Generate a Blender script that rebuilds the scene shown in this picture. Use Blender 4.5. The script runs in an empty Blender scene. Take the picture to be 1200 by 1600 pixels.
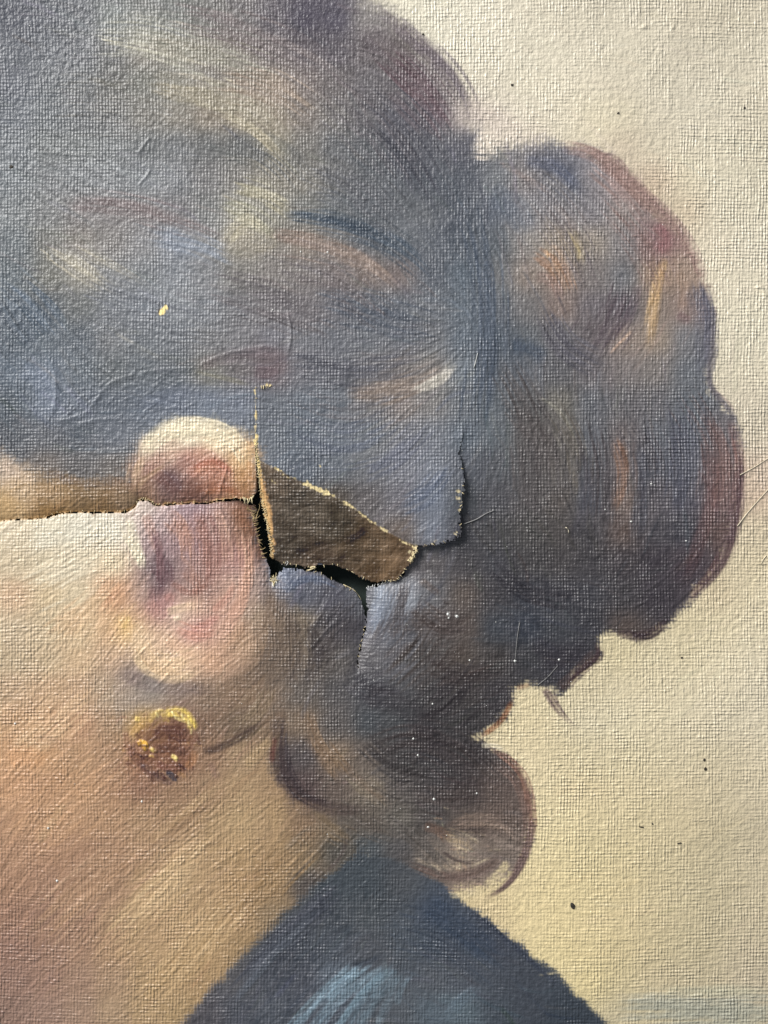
import bpy, math, random
import numpy as np

# ------------------------------------------------------------------ scene, camera, light
scene = bpy.context.scene
col = scene.collection
S = 0.15e-3                    # metres per photo pixel (linen of about 13 threads per cm)
Z0 = 0.020                     # height of the canvas plane above the table
random.seed(7)
rng = np.random.default_rng(11)

cam_d = bpy.data.cameras.new('camera')
cam = bpy.data.objects.new('camera', cam_d)
col.objects.link(cam)
DIST = 0.33
cam.location = (0, 0, Z0 + DIST)
cam_d.sensor_fit = 'VERTICAL'
cam_d.angle = 2 * math.atan(800 * S / DIST)
cam_d.clip_start = 0.01
cam_d.clip_end = 50
scene.camera = cam

world = bpy.data.worlds.new('World')
scene.world = world
world.use_nodes = True
bg = world.node_tree.nodes['Background']
bg.inputs[0].default_value = (0.86, 0.93, 1.0, 1)
bg.inputs[1].default_value = 0.30

def area(name, az, el, dist, size, power, color):
    ld = bpy.data.lights.new(name, 'AREA')
    ld.shape = 'RECTANGLE'; ld.size = size[0]; ld.size_y = size[1]
    ld.energy = power; ld.color = color
    o = bpy.data.objects.new(name, ld)
    col.objects.link(o)
    d = np.array([math.cos(el) * math.cos(az), math.cos(el) * math.sin(az), math.sin(el)])
    o.location = tuple(d * dist + np.array([0, 0, Z0]))
    from mathutils import Vector
    o.rotation_euler = Vector(tuple(-d)).to_track_quat('-Z', 'Y').to_euler()
    return o
# the window that lights the canvas from its upper left
area('window_light', math.radians(137), math.radians(31), 1.3, (0.55, 0.75), 33.5, (1.0, 0.985, 0.96))

scene.view_settings.view_transform = 'Standard'
scene.view_settings.look = 'None'
scene.view_settings.gamma = 1.0
scene.view_settings.exposure = 0.0
scene.render.engine = 'CYCLES'

# ------------------------------------------------------------------ helpers: names and tags
def tag(o, label=None, cat=None, group=None, kind=None):
    if label: o['label'] = label
    if cat: o['category'] = cat
    if group: o['group'] = group
    if kind: o['kind'] = kind
    return o

def link_mesh(name, me, mat, parent=None):
    o = bpy.data.objects.new(name, me)
    col.objects.link(o)
    if mat: me.materials.append(mat)
    if parent: o.parent = parent
    return o

def W(x, y, z=0.0):
    return ((x - 600) * S, (800 - y) * S, Z0 + z * S)

def lin(c):
    c = np.asarray(c, dtype=np.float32) / 255.0
    return np.where(c <= 0.04045, c / 12.92, ((c + 0.055) / 1.055) ** 2.4)

# ------------------------------------------------------------------ raster tools (photo pixels, with a margin)
MX, MY = 200, 200
RW, RH = 1200 + 2 * MX, 1600 + 2 * MY
gx = (np.arange(RW) - MX).astype(np.float32)
gy = (np.arange(RH) - MY).astype(np.float32)
GX, GY = np.meshgrid(gx, gy)

def fftblur(a, sx, sy=None):
    sy = sx if sy is None else sy
    fx = np.fft.rfftfreq(a.shape[1]); fy = np.fft.fftfreq(a.shape[0])
    k = np.exp(-2 * (np.pi ** 2) * ((sx * fx[None, :]) ** 2 + (sy * fy[:, None]) ** 2))
    return np.fft.irfft2(np.fft.rfft2(a) * k, s=a.shape).astype(np.float32)

def noise(sx, sy=None):
    n = fftblur(rng.standard_normal((RH, RW)).astype(np.float32), sx, sy)
    return (n - n.mean()) / n.std()

def sstep(a, b, x):
    t = np.clip((x - a) / (b - a), 0, 1)
    return t * t * (3 - 2 * t)

def curve(pts, step=7.0):
    """Catmull-Rom through the points."""
    P = np.array(pts, dtype=np.float32)
    if len(P) == 2:
        n = max(2, int(np.hypot(*(P[1] - P[0])) / step))
        t = np.linspace(0, 1, n)[:, None]
        return P[0] * (1 - t) + P[1] * t
    Q = np.vstack([2 * P[0] - P[1], P, 2 * P[-1] - P[-2]])
    out = []
    for i in range(1, len(Q) - 2):
        p0, p1, p2, p3 = Q[i - 1], Q[i], Q[i + 1], Q[i + 2]
        n = max(2, int(np.hypot(*(p2 - p1)) / step))
        t = np.linspace(0, 1, n, endpoint=False)[:, None]
        out.append(0.5 * (2 * p1 + (p2 - p0) * t + (2 * p0 - 5 * p1 + 4 * p2 - p3) * t ** 2 + (3 * p1 - p0 - 3 * p2 + p3) * t ** 3))
    out.append(P[-1:])
    return np.vstack(out)

def sdf_poly(poly, x, y):
    """Signed distance to a closed polygon, negative inside."""
    P = np.array(poly, dtype=np.float32)
    d = np.full(x.shape, 1e9, dtype=np.float32)
    inside = np.zeros(x.shape, bool)
    n = len(P)
    for i in range(n):
        ax, ay = P[i]; bx, by = P[(i + 1) % n]
        ex, ey = bx - ax, by - ay
        L = ex * ex + ey * ey + 1e-9
        t = np.clip(((x - ax) * ex + (y - ay) * ey) / L, 0, 1)
        d = np.minimum(d, (x - ax - t * ex) ** 2 + (y - ay - t * ey) ** 2)
        if ay != by:
            c = ((ay > y) != (by > y)) & (x < (bx - ax) * (y - ay) / (by - ay) + ax)
            inside ^= c
    d = np.sqrt(d)
    return np.where(inside, -d, d)

def up(a, f):
    """Bilinear upsample of a coarse raster by f to the full raster."""
    h, w = a.shape[:2]
    yy = np.clip((np.arange(RH) + 0.5) / f - 0.5, 0, h - 1); xx = np.clip((np.arange(RW) + 0.5) / f - 0.5, 0, w - 1)
    y0 = np.floor(yy).astype(int); x0 = np.floor(xx).astype(int)
    y1 = np.minimum(y0 + 1, h - 1); x1 = np.minimum(x0 + 1, w - 1)
    ty = (yy - y0).astype(np.float32); tx = (xx - x0).astype(np.float32)
    if a.ndim == 3: ty = ty[:, None, None]; tx = tx[None, :, None]
    else: ty = ty[:, None]; tx = tx[None, :]
    A = a[y0] * (1 - ty) + a[y1] * ty
    return A[:, x0] * (1 - tx) + A[:, x1] * tx

def coarse(f):
    return np.meshgrid((np.arange(RW // f) + 0.5) * f - MX - 0.5, (np.arange(RH // f) + 0.5) * f - MY - 0.5)

def field(pts, f=4, eps=16.0, pw=2.0, sat=1.0):
    """Smooth colour field through scattered samples (x, y, r, g, b)."""
    cx, cy = coarse(f)
    cx = cx.astype(np.float32); cy = cy.astype(np.float32)
    num = np.zeros(cx.shape + (3,), np.float32); den = np.zeros(cx.shape, np.float32)
    for x, y, r, g, b in pts:
        w = 1.0 / ((cx - x) ** 2 + (cy - y) ** 2 + eps * eps) ** pw
        w *= 1e5
        den += w
        num += w[..., None] * np.array([r, g, b], np.float32)
    r = num / den[..., None]
    g = r @ np.array([.3, .55, .15], np.float32)
    return up(g[..., None] + (r - g[..., None]) * sat, f)

def region_sdf(poly, f=2):
    cx, cy = coarse(f)
    return up(sdf_poly(poly, cx.astype(np.float32), cy.astype(np.float32)), f)

# ------------------------------------------------------------------ what is painted: colour samples
# colours read off the picture every 50 pixels, row by row from the top left
GRID = """
122,125,135 128,131,140 132,135,142 150,155,156 148,150,150 142,146,146 138,138,138 132,129,131 118,114,122 105,102,115 105,102,115 150,145,145 228,222,205 232,226,208 228,222,205 226,219,202 222,214,196 216,208,190 214,206,188 216,208,190 210,202,184 208,199,180 205,196,177 206,197,178
130,134,143 132,136,144 130,133,140 135,136,138 160,155,148 165,160,150 155,148,142 148,140,136 135,128,130 120,114,120 110,106,114 118,112,116 125,118,118 220,213,198 228,221,204 226,219,202 222,215,197 220,212,194 218,210,192 215,207,188 210,202,184 207,198,180 208,200,181 210,202,184
132,136,146 134,138,144 136,139,144 138,138,138 140,141,137 155,154,148 150,145,142 165,155,147 170,158,148 145,135,133 125,120,122 118,115,120 118,114,118 130,122,124 210,202,188 222,214,196 222,214,194 222,214,195 218,209,190 216,207,188 215,207,188 210,202,184 212,204,186 208,199,180
134,139,148 136,141,147 138,141,146 138,139,142 145,142,138 155,150,142 160,150,138 165,152,138 170,158,145 140,132,128 125,122,122 122,120,124 110,108,116 110,104,112 172,160,155 208,197,186 218,209,192 218,209,190 225,215,190 220,210,185 215,206,188 212,204,186 208,200,182 206,197,178
140,145,152 145,149,152 143,147,150 140,144,148 130,134,138 128,131,136 125,127,130 120,123,126 165,158,140 130,128,126 115,117,122 108,111,117 102,104,112 100,102,110 95,96,106 215,200,188 200,185,170 165,145,138 170,135,122 210,195,175 216,207,186 215,206,186 212,204,184 208,200,180
142,148,155 146,149,154 142,146,152 145,148,154 140,145,152 138,141,148 140,139,142 145,142,140 150,145,135 145,140,132 120,120,122 105,108,114 102,106,114 98,102,110 90,94,104 115,118,124 125,118,118 105,106,116 135,130,134 155,132,130 195,175,155 220,210,185 214,206,186 210,202,182
142,147,152 145,147,150 148,144,146 142,138,140 142,138,140 138,136,140 138,140,142 165,162,150 155,152,142 130,132,132 110,115,120 102,108,116 100,104,110 105,108,114 90,95,105 98,104,116 125,125,130 130,126,130 125,122,128 145,135,133 145,118,116 205,188,165 216,208,188 212,204,184
128,135,142 138,138,136 150,145,140 145,142,142 148,148,152 155,162,176 145,146,150 170,162,148 185,172,150 150,138,128 125,122,122 108,110,116 100,106,114 95,100,110 92,98,108 92,98,106 135,130,128 155,140,122 145,135,125 125,122,125 135,105,105 165,135,122 212,202,182 214,206,188
122,130,138 130,130,126 160,156,148 142,144,148 140,144,150 142,147,156 138,140,146 148,145,142 145,140,138 132,126,126 125,116,116 128,115,110 122,110,108 95,100,110 92,102,114 112,114,118 135,122,114 140,120,108 118,112,112 108,110,116 150,125,105 145,125,112 172,158,145 215,206,186
118,126,136 112,118,126 125,128,130 132,136,144 140,147,158 150,155,162 138,142,150 132,132,138 135,132,136 122,118,122 112,112,120 108,112,120 102,107,116 104,108,116 95,104,115 98,103,112 112,110,112 128,112,106 105,100,106 98,96,104 125,112,104 128,110,105 150,142,140 216,208,188
115,123,134 118,126,136 115,122,132 135,137,142 125,130,138 122,126,134 130,131,136 128,128,134 125,126,136 122,124,132 112,115,124 106,110,118 102,105,114 108,110,116 95,104,116 85,94,106 98,102,108 105,104,108 98,92,96 135,120,112 140,125,112 105,106,112 115,118,124 216,208,188
122,132,146 128,138,154 118,126,136 120,125,130 118,124,132 112,118,126 138,135,128 125,120,122 125,112,116 118,118,126 108,110,118 108,106,110 122,115,113 135,128,124 110,118,128 92,96,104 95,98,106 95,95,100 102,98,102 115,108,108 118,112,110 100,104,112 98,104,114 212,203,182
110,118,128 132,142,160 122,130,144 115,122,134 118,126,140 120,128,144 125,134,150 130,138,154 110,116,126 112,120,132 112,118,128 118,114,114 128,118,114 125,122,122 105,110,118 98,104,112 95,94,96 112,108,102 95,98,106 100,98,102 100,99,104 95,100,108 102,106,114 205,195,176
108,112,120 115,118,126 112,118,128 118,124,136 150,145,142 235,218,190 240,225,195 232,205,160 108,114,124 100,108,120 105,112,122 112,116,122 115,116,122 112,116,126 95,104,116 92,98,106 95,92,92 115,110,105 95,98,106 110,102,102 95,98,106 92,98,108 105,100,104 200,190,170
215,195,172 130,122,118 118,116,118 125,120,118 175,145,130 160,115,105 165,108,96 215,165,120 105,105,110 95,102,114 102,108,118 108,110,116 112,114,124 115,120,132 88,92,102 88,90,96 92,90,92 100,95,92 90,95,104 108,98,98 88,92,102 90,92,102 110,96,96 195,178,160
200,168,125 178,146,108 150,125,95 148,122,95 165,132,105 125,100,100 160,105,92 140,95,75 110,92,75 92,84,78 88,80,74 98,94,96 105,104,112 110,118,134 75,78,84 82,82,88 88,84,86 92,86,84 85,88,98 112,98,92 92,88,94 85,84,94 112,92,92 195,175,155
215,200,172 220,210,185 228,220,198 230,222,200 225,205,178 175,140,135 165,140,145 188,150,135 90,82,74 82,74,68 85,76,66 95,80,66 105,95,90 108,115,130 72,72,78 75,74,76 80,78,78 82,78,78 78,76,80 95,82,78 76,74,80 72,72,80 95,78,76 205,192,165
212,195,165 215,200,170 228,214,185 230,212,178 215,190,165 125,105,115 155,130,135 195,150,138 100,95,100 78,70,64 82,70,60 92,76,62 105,88,70 90,86,88 74,72,76 72,72,78 72,70,72 75,72,74 70,68,72 72,68,72 68,64,70 72,64,70 110,88,84 208,195,165
212,182,150 218,196,160 222,205,172 210,165,130 205,165,140 165,120,120 190,140,128 220,170,148 115,105,100 90,92,104 80,80,90 88,90,98 150,158,172 100,100,105 95,85,80 70,68,72 70,72,80 68,68,74 68,68,74 68,66,70 66,62,68 72,62,66 195,180,150 210,198,168
208,188,158 210,190,158 212,188,152 215,180,145 235,205,160 215,170,148 205,140,130 215,170,142 170,148,125 128,114,98 85,82,88 80,78,86 110,118,132 105,100,102 85,76,72 66,70,78 66,70,80 64,66,72 62,62,68 85,75,72 100,82,75 205,192,158 210,198,165 208,197,168
198,178,148 202,180,148 208,180,145 200,170,140 165,145,130 222,192,160 215,175,145 180,150,125 140,120,100 115,102,90 95,90,88 88,86,90 95,95,102 82,80,82 82,74,70 72,68,68 62,62,66 62,60,66 78,68,66 205,192,155 210,198,165 208,196,162 206,195,165 205,195,168
195,168,138 198,168,136 195,165,135 178,155,132 150,138,128 145,128,115 142,122,105 145,122,102 140,120,98 95,88,84 80,78,80 75,76,82 78,78,82 72,70,72 70,66,66 65,62,66 180,165,135 85,72,76 200,188,155 212,200,168 208,196,164 206,195,165 204,193,164 204,194,168
200,165,130 198,160,126 188,150,120 170,142,115 190,155,100 130,100,85 135,112,95 110,95,82 108,96,84 120,102,86 88,84,84 70,74,80 72,74,78 68,66,68 64,62,64 95,78,72 212,198,160 165,150,130 208,198,168 212,202,170 210,198,165 205,194,164 202,192,164 205,195,168
202,162,126 196,158,122 184,150,118 172,140,112 150,110,90 135,98,80 150,122,100 165,140,112 150,135,115 82,76,78 128,108,90 100,90,84 72,70,72 64,62,66 64,60,62 105,92,84 215,200,162 212,198,160 208,196,160 208,196,160 206,194,160 202,190,158 200,188,156 204,192,162
196,156,122 188,150,118 180,146,114 172,138,110 150,118,98 155,126,102 162,134,108 175,148,115 165,138,108 85,72,72 98,86,80 118,106,94 90,84,82 72,68,70 68,62,64 92,80,76 125,105,90 215,200,160 212,196,156 208,194,156 205,191,155 202,188,154 196,184,152 200,188,158
182,146,116 178,144,114 176,142,112 175,142,112 172,142,112 165,136,108 175,148,114 180,154,118 172,145,112 128,108,90 105,92,82 98,90,82 95,90,84 78,74,74 85,76,72 98,84,78 120,98,86 216,202,160 212,197,155 206,192,153 202,188,150 198,184,148 195,182,148 196,184,154
172,138,112 170,136,110 166,133,108 168,136,110 172,142,112 180,150,116 178,150,116 178,150,114 165,138,106 130,112,90 90,86,80 72,78,84 80,78,80 105,95,88 130,116,104 115,102,94 190,172,138 215,200,155 210,196,152 206,191,150 200,186,148 194,181,146 190,178,145 192,180,150
165,132,108 162,130,108 160,128,106 166,135,110 176,147,114 182,155,120 176,148,114 172,143,108 155,128,96 90,84,80 70,76,82 72,78,84 80,82,86 85,85,88 130,112,100 165,145,122 212,196,152 214,198,152 208,193,148 204,188,146 198,184,146 190,178,144 188,176,143 190,178,148
158,126,106 156,125,106 158,127,106 168,138,110 178,150,116 182,154,118 172,144,110 168,140,106 140,120,95 76,78,82 74,78,84 78,82,86 76,80,86 70,78,92 75,80,90 200,182,142 214,197,150 212,195,148 206,190,146 202,186,145 196,181,144 188,176,142 186,174,142 188,176,146
152,122,106 155,125,106 160,130,108 172,142,112 176,148,114 175,146,112 170,142,106 155,130,98 78,80,86 72,76,84 76,80,88 82,84,90 78,82,88 72,78,88 72,74,82 66,70,80 130,122,108 212,196,148 208,192,146 204,188,145 196,182,144 188,176,142 184,172,142 186,174,145
148,120,105 152,123,106 158,130,110 165,138,112 172,145,112 170,143,108 165,138,104 90,88,90 75,78,86 78,80,88 95,104,115 130,150,162 125,142,148 85,88,94 78,82,90 72,76,84 68,72,80 85,85,85 210,194,145 200,186,145 192,178,144 186,174,143 182,171,142 184,172,145
142,117,103 150,124,108 158,132,112 165,140,113 172,146,112 165,140,105 85,82,86 78,80,88 80,84,92 125,148,165 130,152,168 100,110,120 84,88,94 85,95,104 88,100,108 70,76,84 66,70,78 60,66,74 125,122,110 188,177,145 176,170,148 168,163,145 166,160,142 170,162,142
"""
EARBOX = [(220,800,205,188,174),(250,820,185,158,152),(300,800,165,138,142),(305,850,158,132,138),(345,820,185,150,138),(375,815,160,114,88),(392,840,140,104,84),(255,850,172,142,142),(252,890,130,113,116),(248,915,134,114,116),(300,890,160,134,130),(320,925,158,132,124),(290,920,166,138,130),(345,880,190,152,140),(365,870,190,140,128),(368,920,214,172,146),(350,950,212,164,140),(395,910,185,160,150),(240,945,178,122,118),(262,940,186,132,126),(280,955,232,204,172),(305,945,226,192,160),(318,980,198,148,134),(300,990,200,146,132),(345,990,212,166,138),(195,978,232,194,132),(215,960,205,170,140),(220,1000,228,200,164),(260,1005,218,186,156),(300,1020,228,194,160),(260,1040,222,192,160),(330,1030,205,166,136),(370,1000,182,152,124),(400,960,158,138,118),(180,930,208,164,130),(228,930,196,166,146),(198,1056,156,138,128),(240,1070,150,144,136),(200,1090,165,150,135),(170,1080,182,162,136),(470,1290,145,120,95)]
FLAP_LOW = [(425,760,112,102,94),(470,790,98,92,87),(450,840,94,87,81),(520,820,99,93,87),(500,870,90,80,73),(580,850,106,92,79),(600,890,114,96,79),(550,860,100,88,77),(630,860,112,96,82)]
TEMPLE = [(10,730,200,178,158),(30,760,198,170,138),(80,775,175,145,112),(140,780,150,125,98),(200,780,150,125,100),(10,790,200,165,120),(80,800,165,130,90),(150,795,150,120,88),
(290,680,238,222,190),(240,690,225,205,180),(340,690,235,212,175),(380,720,222,182,135),(390,760,175,130,95),(290,720,174,132,120),(270,700,218,190,164),(240,718,192,162,142),(365,770,168,124,92),(380,745,196,148,104),(240,730,165,125,112),(330,730,184,138,122),(350,760,168,122,104),(265,750,122,98,98),(220,760,150,118,100),(300,770,132,98,88)]
P_HAIR = [(-300,-300),(480,-300),(530,-90),(568,-5),(610,20),(640,50),(672,85),(702,115),(727,150),(744,200),(748,236),(772,240),(800,229),(850,222),(900,228),(940,240),(980,270),(1010,310),(1045,340),(1075,380),(1100,430),(1115,480),(1115,540),(1107,590),(1110,610),(1130,630),(1150,660),(1158,700),(1155,750),(1151,790),(1142,830),(1133,870),(1110,900),(1085,930),(1060,962),(1040,980),(1010,994),(975,996),(952,985),(938,996),(938,1018),(915,1045),(893,1060),(880,1082),(855,1078),(832,1070),(806,1074),(800,1100),(780,1130),(747,1155),(765,1165),(790,1180),(815,1210),(830,1245),(834,1280),(826,1325),(800,1365),(760,1385),(720,1392),(680,1420),(600,1400),(545,1300),(490,1266),(450,1245),(430,1215),(424,1180),(437,1140),(425,1100),(440,1040),(455,985),(445,930),(424,912),(415,880),(400,820),(400,700),(380,680),(330,660),(270,660),(225,685),(205,715),(200,750),(120,752),(60,742),(0,706),(-300,600)]
P_COLLAR = [(230,1900),(230,1690),(285,1600),(350,1522),(420,1450),(500,1380),(560,1333),(620,1345),(690,1380),(722,1408),(780,1450),(850,1502),(900,1552),(955,1605),(1060,1720),(1100,1900)]
# ------------------------------------------------------------------ paint the base
n_fine = noise(1.2); n_mid = noise(5); n_big = noise(22)
# plain weave of the linen: wander of the threads, and how far each stands proud
DU = 3.0 * noise(160) + 0.35 * noise(12) + 0.25 * noise(3, 30); DV = 3.0 * noise(160) + 0.35 * noise(12) + 0.25 * noise(30, 3)
head = sstep(900, 500, GX) * sstep(800, 500, GY)
AW = np.clip(0.9 + 0.22 * noise(2.3, 26) + 0.42 * noise(2.0, 5) + 0.18 * head, 0.25, 1.9)
AF = np.clip(0.9 + 0.22 * noise(26, 2.3) + 0.42 * noise(5, 2.0) - 0.22 * head, 0.25, 1.9)
su = np.sin(np.pi * (GX + DU) / 4.95); sv = np.sin(np.pi * (GY + DV) / 5.3)
HH = 0.5 * su * su * (1 + 0.45 * su * sv) * AW + 0.5 * sv * sv * (1 - 0.45 * su * sv) * AF
thread = np.clip((HH - 0.46) / 0.3, -1.2, 1.2)        # crowns of the threads

dh = region_sdf(P_HAIR); dc = region_sdf(P_COLLAR)
HAIR, BACK, SKIN, COLLAR = [], [], list(EARBOX), []
for r, line in enumerate(GRID.strip().split('\n')):
    for q, t in enumerate(line.split()):
        x, y = 25 + 50 * q, 30 + 50 * r
        c = (x, y) + tuple(float(v) for v in t.split(','))
        h, k = dh[y + MY, x + MX], dc[y + MY, x + MX]
        if 398 < x < 655 and 722 < y < 912 and y > 722 + (x - 412) * 0.546 and y < 900: continue      # lower flap has its own
        if k < -8:
            if sum(c[2:]) < 320: COLLAR.append(c)
        elif h < -9 and k > 4 and (x < 420 or sum(c[2:]) < 490): HAIR.append(c)
        elif h > 12 and x > 590 and k > 12 and sum(c[2:]) > 500: BACK.append(c)
        elif h > 9 and k > 10 and x < 590 and not (190 < x < 420 and 790 < y < 1060) and not (y < 800): SKIN.append(c)
HAIR += [(865,275,96,98,110),(890,290,92,96,110),(805,545,84,92,104),(585,930,112,114,122),(605,925,104,104,110),(440,905,110,118,138),(640,880,92,88,92),(420,560,122,110,114)]
img = field(BACK, eps=38) * np.array([1.018, 1.012, 1.0], np.float32)
img[..., 2] *= 1.0 + 0.035 * sstep(500, 1300, GY)
SKIN = [(x, y) + tuple((r * .3 + g * .55 + b * .15) + (v - (r * .3 + g * .55 + b * .15)) * (.82 if 225 < x < 400 and y < 1000 else 1) for v in (r, g, b)) for x, y, r, g, b in SKIN]
skin = field(SKIN, eps=20) * np.array([1.015, 1.015, 1.03], np.float32)
temple = field(TEMPLE, eps=12, sat=.86) * 1.04
hair = field(HAIR, eps=22, sat=.8) * np.array([1.035, 1.025, 1.01], np.float32)
hair *= (1.0 + 0.09 * sstep(500, 900, GX + 0.4 * GY))[..., None]
collar = field(COLLAR, eps=24, sat=.85) * 1.05

def over(base, top, a):
    return base + (top - base) * a[..., None]

SX = np.array([-300, 0, 22, 48, 73, 92, 121, 154, 176, 198, 211, 216, 231, 242, 264, 293, 323, 337, 367, 389, 403], np.float32)
SY = np.array([823, 815, 812, 811.6, 808.7, 802.5, 800.6, 801, 801, 800.2, 792, 782, 781.5, 790, 788.5, 786.7, 787, 783.5, 780.5, 782.5, 773], np.float32)
ys = np.interp(GX, SX, SY).astype(np.float32)
a = sstep(-2, 2, ys - GY) * (GX < 420)
left = over(skin, temple, a)

img = over(img, left, sstep(640, 560, GX) * sstep(640, 700, GY + 0.0))

# softness of the painted outline: smoky at the crown and the nape, crisper at the bun
soft = 4.5 + 10 * np.exp(-((GX - 500) ** 2 / 50 ** 2 + (GY - 1275) ** 2 / 24 ** 2)) + 24 * np.exp(-((GX - 440) ** 2 / 50 ** 2 + (GY - 1050) ** 2 / 90 ** 2)) + 18 * np.exp(-((GX - 700) ** 2 + (GY - 130) ** 2) / 150 ** 2) + 7 * sstep(700, 560, GX) + 9 * np.exp(-((GX - 1000) ** 2 + (GY - 310) ** 2) / 130 ** 2)
edge_n = noise(1.6, 1.2) * 1.3 + noise(6, 4) * 1.8
a = sstep(1, -1, (dh + n_mid * 1.6 + n_fine * 0.6 - thread * 4.0 + edge_n * 1.1) / (soft * 1.3))
img = over(img, hair, a)
m_hair = a
softc = 3 + 2.5 * sstep(560, 480, GX)
a = sstep(1, -1, (dc + n_mid * 1.4 + n_fine * 0.6 - thread * 2.6 + edge_n * 0.4) / (softc * 1.3))
img = over(img, collar, a)

# ------------------------------------------------------------------ strokes of the brush
H = np.zeros((RH, RW), np.float32)           # relief of paint, in photo pixels
bris = rng.standard_normal((256, 64)).astype(np.float32)
bris = bris + 0.9 * np.repeat(np.repeat(rng.standard_normal((128, 32)).astype(np.float32), 2, 0), 2, 1)
bris /= bris.std()

GAIN = 1.0
def near(pts, w, pad=2.0):
    C = curve(pts)
    x0 = int(max(0, C[:, 0].min() - w - pad + MX)); x1 = int(min(RW, C[:, 0].max() + w + pad + MX))
    y0 = int(max(0, C[:, 1].min() - w - pad + MY)); y1 = int(min(RH, C[:, 1].max() + w + pad + MY))
    if x1 <= x0 or y1 <= y0: return None
    sl = (slice(y0, y1), slice(x0, x1))
    X = GX[sl]; Y = GY[sl]
    D = np.full(X.shape, 1e6, np.float32); T = np.zeros(X.shape, np.float32); SG = np.zeros(X.shape, np.float32)
    L = 0.0
    for i in range(len(C) - 1):
        ax, ay = C[i]; bx, by = C[i + 1]
        ex, ey = bx - ax, by - ay
        l = math.hypot(ex, ey)
        if l < 1e-6: continue
        u0 = max(0, int(min(ax, bx) - w - pad + MX) - x0); u1 = int(max(ax, bx) + w + pad + MX) - x0 + 1
        v0 = max(0, int(min(ay, by) - w - pad + MY) - y0); v1 = int(max(ay, by) + w + pad + MY) - y0 + 1
        s2 = (slice(v0, v1), slice(u0, u1))
        px = X[s2] - ax; py = Y[s2] - ay
        t = np.clip((px * ex + py * ey) / (l * l), 0, 1)
        d = np.hypot(px - t * ex, py - t * ey)
        m = d < D[s2]
        D[s2] = np.where(m, d, D[s2]); T[s2] = np.where(m, L + t * l, T[s2])
        SG[s2] = np.where(m, np.sign(px * ey - py * ex), SG[s2])
        L += l
    return sl, D, T, SG, L

def stroke(pts, w, c, op=1.0, soft=0.6, br=0.5, dry=0.3, h=0.0, taper=(0.15, 0.25), seed=None):
    r = near(pts, w)
    if r is None: return
    sl, D, T, SG, L = r
    t = T / max(L, 1e-3)
    ww = w * (0.55 + 0.45 * sstep(0, max(taper[0], 1e-3), t) * sstep(1, 1 - max(taper[1], 1e-3), t))
    a = sstep(1.0, 1.0 - soft, D / ww)
    a = a * sstep(0, max(taper[0], 1e-3), t) * sstep(1, 1 - max(taper[1], 1e-3), t) if max(taper) > 0.01 else a
    if GAIN > 1.1 and w >= 7 and pts[0][1] < 700: op *= 0.65
    o = random.randint(0, 255)
    bi = (SG * D * 0.75 + o).astype(int) % 256
    bt = (T / 22.0 + o)
    b0 = np.floor(bt).astype(int); f = bt - b0
    b = bris[bi, b0 % 64] * (1 - f) + bris[bi, (b0 + 1) % 64] * f
    k = np.clip(0.68 + 0.6 * b, 0, 1)
    a = a * ((1 - br) + br * k)
    dd = np.clip(0.45 + 0.6 * thread[sl] + 0.2 * n_fine[sl], 0, 1)
    a = np.clip(a * ((1 - dry) + dry * 1.6 * dd), 0, 1) * op
    img[sl] += (np.array(c, np.float32) * (GAIN if GAIN < 1.1 or pts[0][1] < 760 else 1.0) - img[sl]) * a[..., None]
    if h:
        H[sl] += h * a * (0.5 + 0.8 * k)

def ridge(pts, w, h, side=0.0):
    """A crease or ridge of the paint film; side tilts it into a step."""
    r = near(pts, w * 4)
    if r is None: return
    sl, D, T, SG, L = r
    t = T / max(L, 1e-3)
    e = sstep(0, 0.2, t) * sstep(1, 0.8, t)
    g = np.exp(-(D / w) ** 2)
    if side:
        q = SG * side > 0
        g = np.where(q, np.exp(-(D / (w * 2.6)) ** 2), np.exp(-(D / (w * 0.6)) ** 2))
    H[sl] += h * e * g

def many(lst, w, c, **k):
    for p in lst: stroke(p, w, c, **k)
# loose short strokes that follow the form, everywhere
FLOW = [(100,60,15),(350,120,20),(520,220,40),(350,350,22),(150,420,32),(600,420,40),(60,560,50),(250,600,5),(480,560,-8),(650,600,-25),(560,720,-40),(690,780,-60),(480,840,5),
        (100,880,-40),(150,960,-55),(60,1050,-35),(120,1200,-45),(120,1450,-52),(300,1300,-42),(380,1460,-50),(300,880,-80),(340,980,-40),(480,960,-60),(620,980,-50),(680,1040,-20),(640,1180,-35),(720,1220,40),
        (800,300,60),(900,420,60),(1000,500,-60),(800,600,80),(900,750,70),(1050,750,85),(900,930,20),(1000,900,-40),(780,860,60),(500,1450,-48),(700,1500,30),(900,1300,-10),(1100,300,10),(1000,100,15),(1000,1200,-30),(800,100,40)]
FA = np.array(FLOW, np.float32)
def flow(x, y):
    w = 1.0 / ((FA[:, 0] - x) ** 2 + (FA[:, 1] - y) ** 2 + 900) ** 1.5
    a = np.radians(FA[:, 2]) * 2
    return 0.5 * math.atan2((w * np.sin(a)).sum(), (w * np.cos(a)).sum())
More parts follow.
